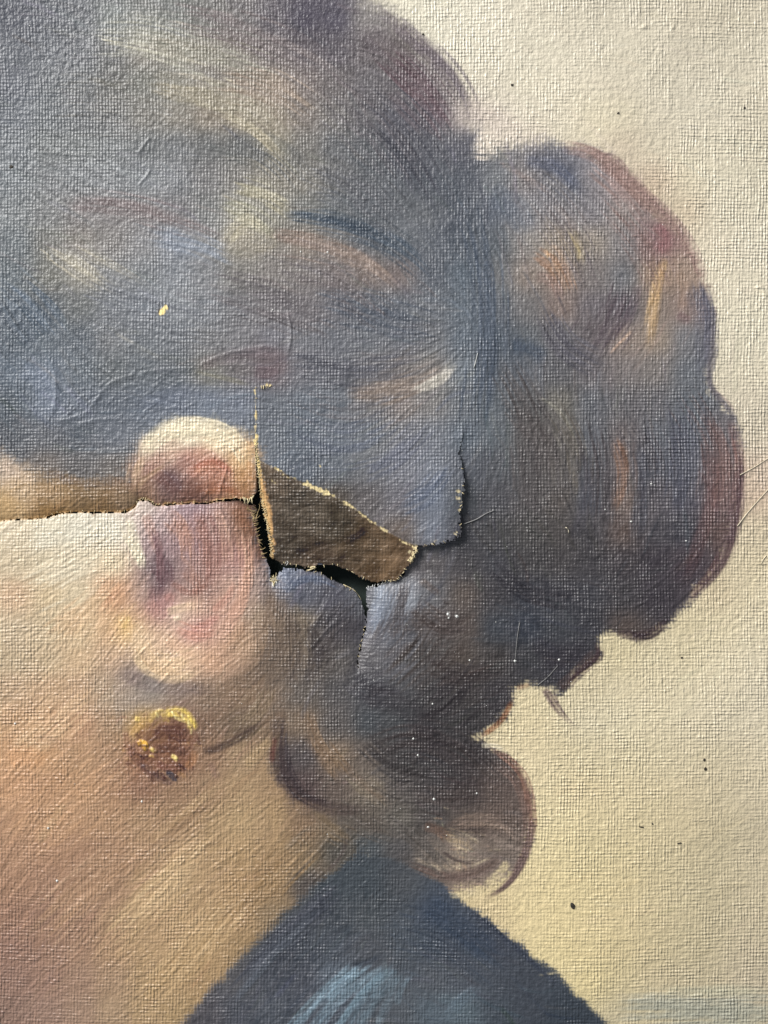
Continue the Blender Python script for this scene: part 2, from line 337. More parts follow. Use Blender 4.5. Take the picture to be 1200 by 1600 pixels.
for k in range(1900):
    x = random.uniform(-60, 1260); y = random.uniform(-60, 1660)
    j, i = int(y + MY), int(x + MX)
    if abs(dh[j, i]) < 26 or abs(dc[j, i]) < 22: continue
    if 190 < x < 430 and 650 < y < 1060 and random.random() < 0.6: continue
    bgd = dh[j, i] > 0 and dc[j, i] > 0 and x > 560
    a = flow(x, y) + random.gauss(0, 0.2)
    L = random.uniform(18, 60) if not bgd else random.uniform(20, 60)
    c = img[j, i] + random.gauss(0, 9 if dh[j, i] < 0 else (6 if not bgd else 2.5)) + np.array([random.gauss(0, 3), 0, random.gauss(0, 3)]) * (0.5 if bgd else 1)
    dx, dy = math.cos(a) * L, math.sin(a) * L
    bend = random.gauss(0, 0.12)
    stroke([(x - dx, y - dy), (x - dy * bend, y + dx * bend), (x + dx, y + dy)], random.uniform(1.6, 6), c, op=random.uniform(.3, .8), soft=.8, br=.8, dry=.35, h=0.12)

def band(pts, w, n, c, op=(.45, .95), wd=(1.3, 3.6), jit=9, br=.35, dry=.4, h=.15, part=(.25, .7)):
    """Hairs of one brush stroke: thin marks laid side by side along a path."""
    C = curve(pts, 6.0)
    d = np.gradient(C, axis=0); nrm = np.stack([-d[:, 1], d[:, 0]], 1) / (np.hypot(d[:, 0], d[:, 1])[:, None] + 1e-6)
    for k in range(int(n * 1.5)):
        f = random.uniform(*part); a = random.uniform(0, 1 - f); i0, i1 = int(a * (len(C) - 1)), int((a + f) * (len(C) - 1))
        if i1 - i0 < 2: continue
        o = random.gauss(0, w * .5)
        q = (C + nrm * o)[i0:i1 + 1]
        q = q[np.linspace(0, len(q) - 1, min(5, len(q))).astype(int)]
        stroke([tuple(p) for p in q], random.uniform(*wd), np.array(c, np.float32) + random.gauss(0, jit), op=random.uniform(*op), soft=.7, br=br, dry=dry, h=h, taper=(.3, .4))
# crown of the head
GAIN = 1.13
stroke([(150,35),(260,25),(360,55),(440,85)], 14, (138,137,128), op=.45, br=.8, dry=.5)
stroke([(200,80),(290,85),(370,110),(440,130)], 20, (140,135,124), op=.45, br=.9, dry=.5)
stroke([(215,128),(320,145),(420,180),(468,225)], 26, (146,138,122), op=.55, br=.85, dry=.5, h=.2)
stroke([(330,180),(395,203),(440,235),(458,268)], 13, (152,146,130), op=.6, br=.8, dry=.4, h=.2)
stroke([(380,288),(420,308),(458,332)], 14, (158,152,134), op=.6, br=.85, dry=.4, h=.2)
stroke([(350,318),(400,345),(432,372)], 13, (150,146,128), op=.6, br=.85, dry=.4)
stroke([(335,372),(390,360),(425,378),(380,395)], 17, (164,154,134), op=.7, br=.7, dry=.5)
stroke([(410,362),(500,380),(580,412),(625,455)], 15, (136,112,101), op=.6, br=.7, dry=.3)
stroke([(100,318),(200,325),(285,350)], 18, (128,116,116), op=.5, br=.7)
stroke([(380,205),(450,240),(500,300)], 20, (94,98,103), op=.5, br=.6)
stroke([(440,336),(520,345),(600,372),(660,410)], 13, (76,86,98), op=.6, br=.7)
stroke([(600,220),(680,300),(722,400)], 30, (70,73,82), op=.45, br=.6)
stroke([(600,300),(640,350),(680,370)], 10, (104,106,112), op=.5, br=.9)
stroke([(560,40),(640,110),(700,200)], 26, (100,88,96), op=.4, br=.6)
stroke([(610,140),(660,210)], 14, (118,100,104), op=.45, br=.7)
many([[(250,68),(312,82)],[(275,88),(335,105)],[(295,112),(326,119)],[(205,52),(246,58)],[(150,58),(200,70)],[(262,30),(330,48)],[(190,70),(240,84)],[(345,120),(380,134)],[(320,128),(352,136)]], 2.2, (212,206,184), op=.85, br=.5, dry=.4, h=.4, taper=(.3,.4))
many([[(330,150),(390,170)],[(350,165),(410,190)],[(370,160),(440,195)],[(300,160),(350,172)],[(395,300),(430,315)],[(405,318),(452,334)],[(365,336),(410,352)]], 2.0, (196,184,156), op=.6, br=.5, dry=.5, h=.3, taper=(.3,.4))
many([[(60,387),(86,406)],[(92,414),(126,440)],[(100,392),(162,448)],[(110,378),(176,418)],[(125,385),(200,428)],[(70,398),(100,424)],[(98,418),(118,436)],[(140,400),(215,440)]], 2.0, (190,182,164), op=.75, br=.6, dry=.6, h=.3, taper=(.2,.5))
stroke([(60,390),(110,420),(170,455)], 13, (150,142,128), op=.4, br=.9, dry=.6)
stroke([(180,522),(212,538)], 4, (186,182,176), op=.6, br=.7)
stroke([(200,540),(250,560),(310,566)], 8, (128,126,122), op=.5, br=.8)
stroke([(300,576),(350,560),(420,552),(440,570),(400,590)], 15, (110,97,101), op=.6, br=.5)
stroke([(298,578),(340,588),(395,602)], 6, (136,132,118), op=.6, br=.7)
stroke([(395,580),(440,586)], 14, (104,88,94), op=.6, br=.4)
stroke([(535,612),(600,608),(660,598)], 20, (122,107,100), op=.55, br=.7)
stroke([(640,612),(685,592),(718,562)], 12, (168,162,152), op=.75, br=.85, dry=.4, h=.3)
stroke([(590,590),(650,580),(700,560)], 8, (80,80,86), op=.45, br=.6)
stroke([(0,470),(40,520),(60,545)], 20, (96,106,120), op=.4, br=.6)
stroke([(30,575),(60,590),(78,630)], 20, (122,130,146), op=.5, br=.4)
stroke([(210,640),(290,612),(380,625)], 16, (112,118,134), op=.4, br=.6)
band([(130,55),(230,55),(340,90),(450,130)], 34, 44, (158,156,146), jit=12)
band([(130,60),(220,75),(330,105)], 10, 14, (190,186,170), op=(.4, .8), wd=(.8, 1.8), h=.35)
band([(240,20),(360,45),(480,95),(560,150)], 22, 22, (128,120,120), jit=8)
band([(230,135),(330,150),(420,185),(470,235)], 24, 46, (156,149,136), jit=12)
band([(330,120),(420,140),(500,190)], 26, 26, (150,136,124), jit=8)
band([(330,175),(400,205),(455,262)], 9, 20, (170,161,142), op=(.4, .8), h=.3)
band([(350,215),(420,250),(470,300)], 14, 16, (108,108,108))
band([(360,285),(420,305),(470,335)], 18, 26, (160,154,136), jit=10)
band([(340,320),(400,345),(440,375)], 16, 22, (158,154,138), jit=10)
band([(350,380),(385,350),(420,370)], 14, 18, (178,170,150), op=(.3, .7))
band([(400,370),(500,385),(590,420),(640,470)], 16, 30, (138,124,116), jit=7)
band([(430,335),(530,350),(620,380),(690,440)], 14, 28, (84,92,102), jit=6)
band([(480,280),(560,310),(640,360),(700,420)], 24, 30, (100,102,106), jit=7)
band([(100,315),(200,325),(300,355),(380,390)], 18, 22, (130,121,121), jit=5)
band([(220,370),(300,385),(380,420)], 18, 22, (136,141,150), jit=6)
band([(60,380),(120,415),(190,460)], 14, 30, (168,162,148), op=(.35, .8), wd=(.8, 1.8), jit=14, h=.3)
band([(100,375),(170,410),(250,460)], 12, 18, (150,146,138), op=(.3, .7), wd=(.8, 1.6), h=.25)
band([(0,430),(60,480),(110,540)], 26, 26, (104,112,122), jit=6)
band([(150,470),(230,500),(320,540)], 24, 28, (122,124,128), jit=8)
band([(320,440),(430,470),(540,520)], 34, 40, (108,104,106), jit=8)
band([(480,470),(600,500),(700,530)], 30, 36, (86,90,98), jit=7)
band([(440,560),(560,580),(680,560)], 26, 34, (94,94,100), jit=7)
band([(540,615),(620,608),(710,570)], 16, 34, (132,120,112), jit=10)
band([(640,615),(690,590),(720,560)], 9, 18, (182,176,166), op=(.4, .8), h=.3)
band([(590,70),(660,140),(720,230)], 24, 30, (108,94,98), jit=7)
band([(560,150),(640,220),(700,320)], 40, 44, (84,84,90), jit=7)
band([(440,660),(540,690),(640,650)], 30, 36, (96,100,110), jit=7)
band([(560,740),(620,710),(680,650)], 26, 34, (100,102,112), jit=8)
band([(620,800),(670,770),(710,720)], 20, 26, (108,114,128), jit=8)
band([(730,300),(760,420),(760,560),(740,700)], 24, 40, (84,90,100), jit=7)
band([(780,560),(820,640),(840,740),(830,840)], 30, 40, (84,80,80), jit=7)
band([(860,620),(900,700),(900,800)], 18, 22, (98,92,86), jit=8)
band([(920,640),(940,740),(930,860)], 24, 30, (80,76,78), jit=7)
band([(960,680),(975,740),(960,810)], 12, 18, (122,100,88), jit=7)
band([(1050,600),(1070,700),(1050,820)], 24, 34, (86,86,94), jit=7)
band([(1110,640),(1135,720),(1125,820)], 16, 24, (112,90,86), jit=8)
band([(760,880),(840,930),(930,940)], 34, 36, (66,64,68), jit=6)
band([(640,900),(620,960),(590,1020)], 26, 34, (90,86,88), jit=8)
band([(700,950),(660,1020),(600,1080)], 34, 40, (82,76,74), jit=7)
band([(760,1020),(700,1090),(640,1130)], 34, 34, (66,62,64), jit=6)
band([(440,920),(490,905),(540,925)], 12, 16, (98,104,120), jit=6)
band([(480,1010),(530,960),(560,930)], 18, 24, (80,77,80), jit=6)
band([(560,1180),(640,1150),(720,1180),(790,1240)], 26, 36, (72,66,66), jit=6)
band([(760,1180),(810,1220),(824,1290),(800,1350)], 12, 30, (122,102,94), jit=8, wd=(.8, 1.8))
band([(450,1110),(442,1180),(470,1240),(540,1266)], 10, 22, (74,66,68), jit=5)
band([(480,1110),(500,1165),(545,1225)], 12, 24, (136,114,94), jit=8)
band([(540,1210),(580,1240),(610,1270)], 12, 16, (128,116,102), jit=8)
band([(800,250),(870,290),(930,350)], 24, 24, (116,113,114), jit=8)
band([(920,250),(980,300),(1030,370)], 18, 28, (142,124,120), jit=8)
band([(830,390),(870,420),(890,470)], 16, 26, (146,120,104), jit=10)
band([(890,355),(905,390),(900,420)], 8, 12, (164,148,116), op=(.3, .6))
band([(1040,400),(1028,450),(1010,550)], 9, 26, (170,144,112), jit=12)
band([(1090,430),(1105,500),(1095,600)], 12, 24, (92,90,98), jit=6)
band([(980,440),(960,500),(920,560)], 30, 36, (92,84,88), jit=7)
band([(840,470),(880,540),(960,590)], 26, 30, (90,88,94), jit=7)
GAIN = 1.0
# dry cream and brown streaks dragged over the crown
for (p, w, n, c) in [([(60,150),(180,150),(320,190)], 40, 40, (150,148,144)), ([(60,260),(180,270),(320,310)], 36, 40, (150,152,154)), ([(200,60),(330,85),(470,140)], 36, 40, (168,162,150)), ([(240,140),(360,165),(470,240)], 24, 36, (176,168,150)),
                     ([(500,120),(590,190),(670,300)], 44, 44, (118,114,118)), ([(460,250),(560,300),(660,400)], 40, 44, (118,118,122)), ([(400,400),(520,440),(640,520)], 36, 40, (122,116,118)), ([(480,330),(580,365),(690,440)], 20, 30, (88,94,102)),
                     ([(120,440),(240,480),(380,520)], 34, 40, (140,142,148)), ([(440,620),(540,650),(660,620)], 30, 36, (116,114,118)), ([(830,300),(890,380),(930,480)], 34, 40, (124,116,116)), ([(940,300),(1010,380),(1060,480)], 26, 34, (136,116,112)),
                     ([(780,600),(860,700),(900,820)], 44, 50, (98,94,94)), ([(960,620),(1020,720),(1020,850)], 40, 50, (94,90,94)), ([(1060,600),(1110,700),(1100,820)], 26, 36, (106,92,92))]:
    band(p, w, n, c, op=(.35, .8), wd=(.9, 2.2), jit=11, dry=.7, h=.2)
GAIN = 1.03
band([(20,1180),(80,1130),(150,1060)], 40, 40, (208,176,142), jit=8, h=.25)
band([(20,1330),(100,1260),(190,1180)], 44, 50, (190,152,120), jit=8, h=.25)
band([(40,1480),(150,1380),(260,1290)], 44, 60, (172,140,114), jit=8, h=.28)
band([(160,1470),(250,1390),(350,1290)], 26, 50, (196,168,132), jit=9, h=.3)
band([(230,1340),(300,1280),(370,1210)], 22, 34, (166,138,110), jit=9, h=.3)
band([(200,1580),(290,1490),(390,1370)], 36, 54, (182,154,118), jit=8, h=.25)
band([(360,1450),(430,1370),(500,1300)], 20, 30, (156,130,100), jit=8, h=.2)
band([(30,920),(110,880),(190,840)], 34, 40, (228,214,188), jit=8, h=.2)
band([(60,1010),(130,960),(190,900)], 26, 34, (216,186,152), jit=8, h=.2)
band([(420,1060),(400,1110),(350,1150)], 22, 30, (140,122,102), jit=7, h=.15)
band([(360,1560),(450,1460),(550,1370)], 22, 40, (78,80,88), jit=6, h=.2)
band([(600,1440),(700,1470),(800,1540)], 36, 40, (68,74,84), jit=6, h=.12)
# bun
GAIN = 1.13
stroke([(720,150),(780,192),(830,212),(880,214)], 30, (188,168,164), op=.32, soft=1, br=.2, dry=.5)
stroke([(815,250),(868,262),(908,298)], 17, (78,84,102), op=.8, br=.4, soft=.8)
stroke([(760,300),(800,320),(830,370)], 26, (80,88,102), op=.55, br=.5)
stroke([(868,226),(930,246),(985,288),(1040,345)], 15, (160,120,108), op=.5, br=.5, soft=.9)
stroke([(1028,345),(1040,372),(1030,400)], 18, (130,80,86), op=.6, br=.4, soft=.9)
stroke([(1050,360),(1080,395),(1105,440)], 14, (122,92,92), op=.5, br=.4, soft=.9)
stroke([(775,248),(812,272),(868,305)], 6, (158,138,130), op=.45, br=.7, dry=.6)
stroke([(940,240),(965,250),(985,275)], 6, (112,88,88), op=.6, br=.6)
stroke([(985,285),(1030,318)], 18, (224,204,164), op=.35, br=.3, dry=.6, soft=1)
stroke([(855,385),(872,402),(862,432)], 14, (158,130,106), op=.65, br=.6)
stroke([(892,358),(906,385),(902,412)], 11, (162,148,116), op=.7, br=.6, dry=.6, soft=1)
stroke([(851,388),(858,404)], 4, (190,150,108), op=.6, br=.5, dry=.6)
stroke([(835,430),(860,440),(880,470)], 12, (134,108,104), op=.5, br=.6)
stroke([(1036,402),(1031,440),(1021,478)], 8, (176,142,106), op=.75, br=.6, dry=.6, h=.2)
stroke([(1028,470),(1020,512),(1010,556)], 11, (146,126,106), op=.65, br=.6)
stroke([(1060,420),(1070,455),(1062,490)], 10, (140,112,92), op=.4, br=.6)
stroke([(1058,490),(1080,505)], 10, (94,70,76), op=.5, br=.4)
stroke([(990,515),(972,532),(950,556)], 2.6, (186,158,138), op=.8, br=.4, h=.4)
stroke([(1000,440),(985,490),(955,530)], 10, (82,66,74), op=.45, br=.6)
stroke([(1080,440),(1098,520),(1095,600)], 18, (82,84,96), op=.55, br=.5)
stroke([(795,538),(830,545),(858,565)], 20, (58,68,84), op=.65, br=.4, soft=.9)
stroke([(838,618),(878,648),(902,690)], 5, (146,142,130), op=.55, br=.7)
stroke([(800,640),(850,690),(860,760)], 24, (90,82,80), op=.4, br=.6)
stroke([(960,680),(972,740),(956,800)], 14, (112,88,78), op=.55, br=.6)
stroke([(996,690),(1002,780),(990,860)], 17, (62,68,80), op=.55, br=.5)
stroke([(905,700),(915,780),(890,860)], 14, (72,70,76), op=.5, br=.6)
stroke([(1140,650),(1156,720),(1150,800)], 12, (112,80,76), op=.65, br=.5)
stroke([(1098,690),(1116,760),(1092,850),(1068,920)], 16, (96,70,68), op=.6, br=.5)
stroke([(1076,938),(1110,896),(1132,852)], 7, (92,64,64), op=.6, br=.5)
stroke([(960,990),(1010,990),(1050,965)], 8, (58,44,50), op=.6, br=.5)
stroke([(830,1000),(880,1030),(930,1000)], 20, (58,54,60), op=.4, br=.5)
stroke([(850,1076),(870,1108),(902,1140)], 7, (104,86,86), op=.85, br=.6, taper=(.05,.8))
stroke([(870,1080),(905,1048),(936,1012)], 12, (88,68,62), op=.5, br=.6)
stroke([(802,1092),(782,1128),(748,1154)], 6, (136,86,60), op=.75, br=.4)
stroke([(806,1076),(830,1070)], 5, (118,86,66), op=.6, br=.5)
many([[(1112,606),(1138,628),(1150,648)],[(1114,612),(1142,640)]], 2.2, (140,122,118), op=.7, br=.3)
many([[(738,217),(792,212)],[(741,226),(788,224)],[(743,236),(780,238)],[(741,246),(766,248)],[(745,208),(780,204)]], 4, (206,194,180), op=.9, br=.4, dry=.6)
# strands that cross the outline
band([(575,5),(650,65),(710,130),(742,205)], 12, 40, (112,104,108), op=(.2, .5), wd=(2, 5), jit=8)
band([(860,224),(930,240),(1000,300),(1070,370),(1108,460)], 10, 50, (138,116,110), op=(.2, .55), wd=(1.5, 4), jit=10)
band([(1112,470),(1116,540),(1108,600),(1150,655),(1160,720)], 7, 26, (98,94,98), op=(.15, .5), wd=(1.5, 3.5), jit=8)
band([(1158,690),(1152,790),(1130,880),(1060,960)], 8, 50, (90,74,76), op=(.15, .5), wd=(1.5, 4), jit=8)
band([(1050,968),(1010,996),(960,990)], 7, 26, (66,56,60), op=(.2, .6), wd=(1.2, 3), jit=6)
band([(930,1000),(935,1025),(900,1055),(880,1082)], 6, 26, (72,60,62), op=(.4, .8), wd=(1.2, 3.5), jit=6)
many([[(858,1078),(876,1108),(898,1132)],[(866,1082),(880,1112),(906,1142)],[(852,1080),(866,1104),(884,1124)]], 2.2, (92,76,78), op=.8, br=.3, dry=.4, taper=(.05,.7))
# nape and curl
band([(430,960),(450,1010),(440,1060)], 22, 40, (138,120,102), op=(.3, .7), jit=10)
band([(470,960),(500,1020),(480,1090)], 24, 44, (84,78,77), op=(.3, .7), jit=9)
band([(540,1040),(580,1080),(640,1090)], 26, 44, (76,74,78), op=(.3, .7), jit=8)
band([(640,940),(700,980),(760,960)], 26, 40, (88,80,78), op=(.3, .7), jit=9)
band([(660,1030),(730,1060),(800,1040)], 22, 40, (74,68,68), op=(.3, .7), jit=8)
band([(560,1150),(620,1200),(700,1220)], 26, 44, (72,68,68), op=(.3, .7), jit=8)
band([(640,1240),(700,1250),(780,1240)], 24, 40, (84,76,74), op=(.3, .7), jit=9)
band([(520,1250),(580,1290),(640,1310)], 20, 40, (98,90,84), op=(.3, .7), jit=9)
band([(480,1270),(520,1300),(560,1320)], 14, 30, (124,108,90), op=(.3, .7), jit=9)
stroke([(758,1166),(808,1200),(830,1260),(826,1318),(800,1362)], 7, (128,94,82), op=.65, br=.5)
many([[(778,1168),(824,1212),(838,1280),(832,1320)],[(770,1172),(812,1214),(826,1275)]], 2, (148,112,98), op=.7, br=.4)
stroke([(833,1285),(822,1338),(796,1380),(746,1412)], 8, (116,96,90), op=.85, br=.4, taper=(.05,.6))
stroke([(796,1345),(782,1364),(754,1388)], 9, (214,196,156), op=.9, br=.3, dry=.5)
stroke([(700,1400),(730,1398),(760,1392)], 8, (212,195,158), op=.7, br=.4, dry=.6)
stroke([(750,1166),(775,1166),(792,1176)], 5, (234,222,194), op=.8, br=.3, dry=.5)
stroke([(690,1300),(730,1290),(770,1310)], 14, (76,64,60), op=.5, br=.7)
stroke([(660,1290),(690,1300),(700,1320)], 12, (112,84,70), op=.6, br=.7)
for k in range(46):
    x, y = random.gauss(716, 26), random.gauss(1326, 24)
    v = random.random() < .5
    stroke([(x, y), (x + (2 if v else random.uniform(6, 16)), y + (random.uniform(6, 16) if v else 2))], random.uniform(1.0, 2.2), (176 + random.gauss(0, 14), 156, 130), op=random.uniform(.3, .8), br=.3, dry=.9)
stroke([(640,1342),(695,1356),(735,1352)], 5, (186,166,142), op=.65, br=.8, dry=.6)
stroke([(688,1330),(716,1346),(746,1350)], 3.5, (66,56,56), op=.6, br=.7)
many([[(712,1324),(736,1330)],[(696,1348),(726,1362)],[(720,1300),(752,1318)],[(672,1350),(700,1370)],[(735,1355),(770,1340)]], 2.2, (212,194,164), op=.75, br=.6, dry=.6)
stroke([(620,1330),(680,1370),(720,1390)], 9, (92,86,84), op=.5, br=.7)
stroke([(442,1095),(432,1165),(452,1228),(520,1264),(600,1264)], 15, (78,66,64), op=.55, br=.5)
stroke([(430,1150),(424,1195)], 6, (108,66,62), op=.6, br=.4)
stroke([(482,1105),(490,1160),(530,1218)], 15, (126,106,90), op=.6, br=.6)
stroke([(535,1190),(572,1230),(612,1255)], 9, (120,102,88), op=.6, br=.7)
stroke([(600,1000),(650,970),(720,960)], 20, (82,74,72), op=.4, br=.7)
stroke([(640,1080),(700,1030),(740,1000)], 16, (78,68,64), op=.4, br=.7)
stroke([(560,1080),(640,1110),(700,1180)], 26, (58,54,57), op=.45, br=.6)
stroke([(455,940),(470,980),(460,1030)], 14, (122,108,92), op=.5, br=.5)
stroke([(655,905),(690,930)], 8, (96,80,72), op=.5, br=.5)
band([(690,1296),(740,1284),(790,1296),(815,1330)], 12, 26, (132,114,102), op=(.3, .7), jit=10, wd=(1, 2.6))
band([(630,1346),(690,1368),(750,1362),(806,1322)], 9, 34, (112,96,90), op=(.4, .8), jit=10, wd=(1, 2.6))
band([(690,1310),(725,1318),(750,1335)], 12, 22, (176,156,130), op=(.4, .8), jit=12, wd=(.8, 2.2), dry=.8)
band([(830,1290),(820,1340),(792,1384),(748,1412)], 4, 16, (108,90,86), op=(.5, .9), jit=8, wd=(1, 2.4), part=(.4, .9))
band([(600,1270),(660,1320),(720,1380)], 14, 30, (98,92,88), op=(.3, .7), jit=9)
stroke([(596,914),(590,945),(576,985),(566,1015)], 15, (160,168,182), op=.85, br=.5, soft=.9, taper=(0,.7))  # light on the tilted torn corner, painted into its colour
band([(612,912),(600,950),(576,1010)], 12, 26, (132,138,150), op=(.3, .7), jit=9)
stroke([(480,1034),(540,986),(572,962)], 20, (74,69,70), op=.55, br=.6)
stroke([(600,1040),(640,990),(660,940)], 18, (80,72,70), op=.5, br=.6)
stroke([(396,1010),(420,965),(424,922)], 11, (130,110,96), op=.55, br=.5)
# ear
GAIN = 1.0
stroke([(214,726),(248,678),(300,664),(358,682),(392,736)], 18, (240,225,194), op=.8, br=.4, soft=.7, h=.3)
band([(216,720),(250,684),(300,668),(356,684),(388,730)], 12, 26, (244,230,200), jit=7, h=.25)
stroke([(386,716),(398,750),(393,774)], 8, (200,150,106), op=.6, br=.4)
stroke([(228,735),(262,712),(318,708),(360,728)], 10, (198,158,140), op=.6, br=.5)
stroke([(290,742),(330,728),(364,748)], 13, (178,128,112), op=.6, br=.5)
stroke([(300,766),(340,760),(372,768)], 8, (160,114,96), op=.5, br=.5)
stroke([(250,740),(270,752),(284,770)], 12, (126,104,106), op=.65, br=.4)
stroke([(206,772),(230,746),(262,724)], 5, (200,168,136), op=.6, br=.6)
band([(210,770),(214,735),(232,704)], 9, 14, (212,182,156), jit=7)
band([(300,735),(340,728),(370,755)], 12, 18, (188,142,122), jit=9)
# below the slit: rim on the right, valley, fold, bowl, lobe
stroke([(200,806),(214,850),(226,895)], 9, (232,222,198), op=.8, br=.4, soft=.5)
stroke([(225,800),(240,840),(252,870)], 12, (192,154,140), op=.6, br=.4)
stroke([(262,796),(285,830),(300,870)], 13, (188,150,138), op=.5, br=.5)
stroke([(305,792),(322,840),(330,890),(316,930)], 12, (152,118,114), op=.65, br=.5)
stroke([(338,792),(350,840),(352,890)], 9, (196,154,136), op=.6, br=.5)
stroke([(366,792),(378,816),(392,838)], 9, (158,114,90), op=.6, br=.5)
stroke([(372,830),(382,880),(378,930),(352,985)], 12, (214,166,146), op=.7, br=.5, h=.2)
stroke([(386,842),(394,880)], 5, (180,120,108), op=.5, br=.4)
stroke([(398,890),(398,930),(384,975)], 9, (188,162,146), op=.5, br=.5)
stroke([(242,866),(262,890),(258,920)], 13, (116,92,96), op=.75, br=.4)
stroke([(238,915),(238,940)], 8, (128,98,100), op=.6, br=.4)
stroke([(284,890),(310,912),(300,935)], 12, (164,128,118), op=.55, br=.5)
stroke([(234,938),(246,958),(240,968)], 9, (184,144,132), op=.5, br=.4)
stroke([(256,936),(272,930)], 8, (190,138,128), op=.5, br=.4)
stroke([(258,958),(284,950),(312,944)], 9, (236,208,176), op=.85, br=.5, h=.3)
stroke([(270,968),(284,964)], 5, (242,222,190), op=.7, br=.4, h=.3)
stroke([(296,988),(320,978),(346,958)], 10, (198,140,128), op=.6, br=.5)
stroke([(330,958),(358,930),(366,905)], 8, (206,150,134), op=.5, br=.5)
stroke([(222,968),(214,990),(222,1020)], 10, (228,198,164), op=.6, br=.5)
stroke([(192,984),(196,972),(206,962)], 6, (236,200,138), op=.6, br=.4)
stroke([(206,1012),(228,1046),(270,1062),(322,1042)], 10, (228,198,160), op=.75, br=.5, h=.25)
stroke([(258,998),(280,1012),(300,1030)], 13, (222,182,152), op=.5, br=.5)
stroke([(340,1018),(366,990),(384,960)], 9, (196,158,132), op=.5, br=.5)
band([(376,810),(388,880),(372,950),(330,1010)], 10, 30, (212,170,148), jit=9, h=.2)
band([(310,800),(326,860),(322,920)], 12, 26, (162,128,122), jit=9)
band([(240,820),(252,870),(250,930)], 9, 22, (136,108,110), jit=9)
band([(212,1000),(250,1040),(320,1030)], 16, 30, (228,196,160), jit=9, h=.2)
band([(260,800),(290,840),(296,890)], 14, 24, (190,154,142), jit=8)
band([(196,810),(212,860),(224,900)], 10, 22, (230,218,192), jit=7, h=.2)
band([(270,975),(320,990),(350,970)], 12, 16, (206,156,138), jit=9)
stroke([(324,796),(342,846),(340,900)], 5, (138,102,98), op=.6, br=.4)
stroke([(264,908),(298,926),(332,908)], 7, (150,112,104), op=.6, br=.4)
stroke([(234,884),(252,906),(248,938)], 7, (108,84,88), op=.65, br=.4)
stroke([(396,800),(405,850),(403,888)], 4, (128,94,80), op=.55, br=.4)
stroke([(346,800),(360,850),(362,890)], 4, (222,182,160), op=.6, br=.4, h=.2)
stroke([(280,866),(300,890),(296,916)], 5, (196,158,144), op=.55, br=.4)
stroke([(242,742),(262,754),(280,773)], 12, (128,98,92), op=.65, br=.4)
stroke([(300,730),(336,722),(366,742)], 7, (176,114,98), op=.65, br=.4)
stroke([(316,772),(350,764),(382,774)], 7, (170,116,90), op=.6, br=.4)
stroke([(226,1004),(214,1030),(236,1052)], 5, (236,208,168), op=.6, br=.4, h=.2)
stroke([(330,1040),(366,1010),(396,966)], 6, (150,122,102), op=.5, br=.5)
stroke([(290,790),(318,880),(300,980)], 62, (204,140,112), op=.24, br=.3, soft=1, dry=.2)
stroke([(300,700),(330,740),(340,770)], 40, (196,126,98), op=.22, br=.3, soft=1, dry=.2)
stroke([(416,912),(427,962),(412,1020),(380,1060),(326,1084)], 17, (126,108,94), op=.7, br=.5, soft=.8)
stroke([(436,930),(446,990),(432,1050),(396,1098)], 22, (104,93,86), op=.65, br=.5, soft=.8)
stroke([(456,960),(462,1020),(446,1080)], 18, (88,80,78), op=.55, br=.5, soft=.8)
band([(424,930),(434,985),(414,1045),(360,1085)], 18, 40, (118,104,94), op=(.3, .7), jit=9)
GAIN = 1.03
stroke([(300,1092),(360,1090),(420,1046)], 20, (132,112,96), op=.55, br=.6)
stroke([(320,1130),(390,1116),(440,1066)], 18, (128,110,94), op=.5, br=.6)
# shade under the lobe, jaw line
stroke([(190,1044),(212,1062),(262,1074),(340,1078)], 15, (118,104,102), op=.55, br=.5)
stroke([(180,1060),(186,1110),(186,1150)], 8, (156,140,126), op=.5, br=.6)
stroke([(312,1176),(352,1164),(414,1128)], 9, (74,62,60), op=.75, br=.5)
stroke([(330,1190),(340,1220)], 8, (140,112,104), op=.4, br=.6)
stroke([(380,1200),(430,1150)], 12, (176,150,114), op=.5, br=.6)
stroke([(420,1240),(440,1300),(420,1340)], 20, (172,144,108), op=.4, br=.7)
# cheek and neck
many([[(150,1445),(230,1382),(300,1330)],[(200,1440),(260,1380),(330,1300)],[(230,1320),(300,1260),(360,1215)],[(60,1320),(90,1270),(110,1250)],[(180,1500),(230,1440)]], 9, (188,160,124), op=.45, br=.9, h=.3)
many([[(230,1330),(300,1275),(350,1240)],[(90,1400),(150,1350)],[(30,1480),(80,1420)]], 7, (142,114,94), op=.4, br=.9)
stroke([(10,1190),(40,1180),(80,1190)], 18, (212,160,118), op=.4, br=.6)
stroke([(40,1010),(90,1000),(150,1010)], 14, (206,186,156), op=.4, br=.7)
stroke([(40,850),(120,835),(200,830)], 16, (228,220,200), op=.5, br=.5)
stroke([(60,1150),(110,1170)], 10, (168,138,116), op=.4, br=.6)
# hairline at the temple
stroke([(0,722),(30,742),(60,752)], 12, (206,184,164), op=.6, br=.4, soft=.9)
stroke([(70,735),(130,755),(200,752)], 10, (126,112,106), op=.5, br=.6, soft=.9)
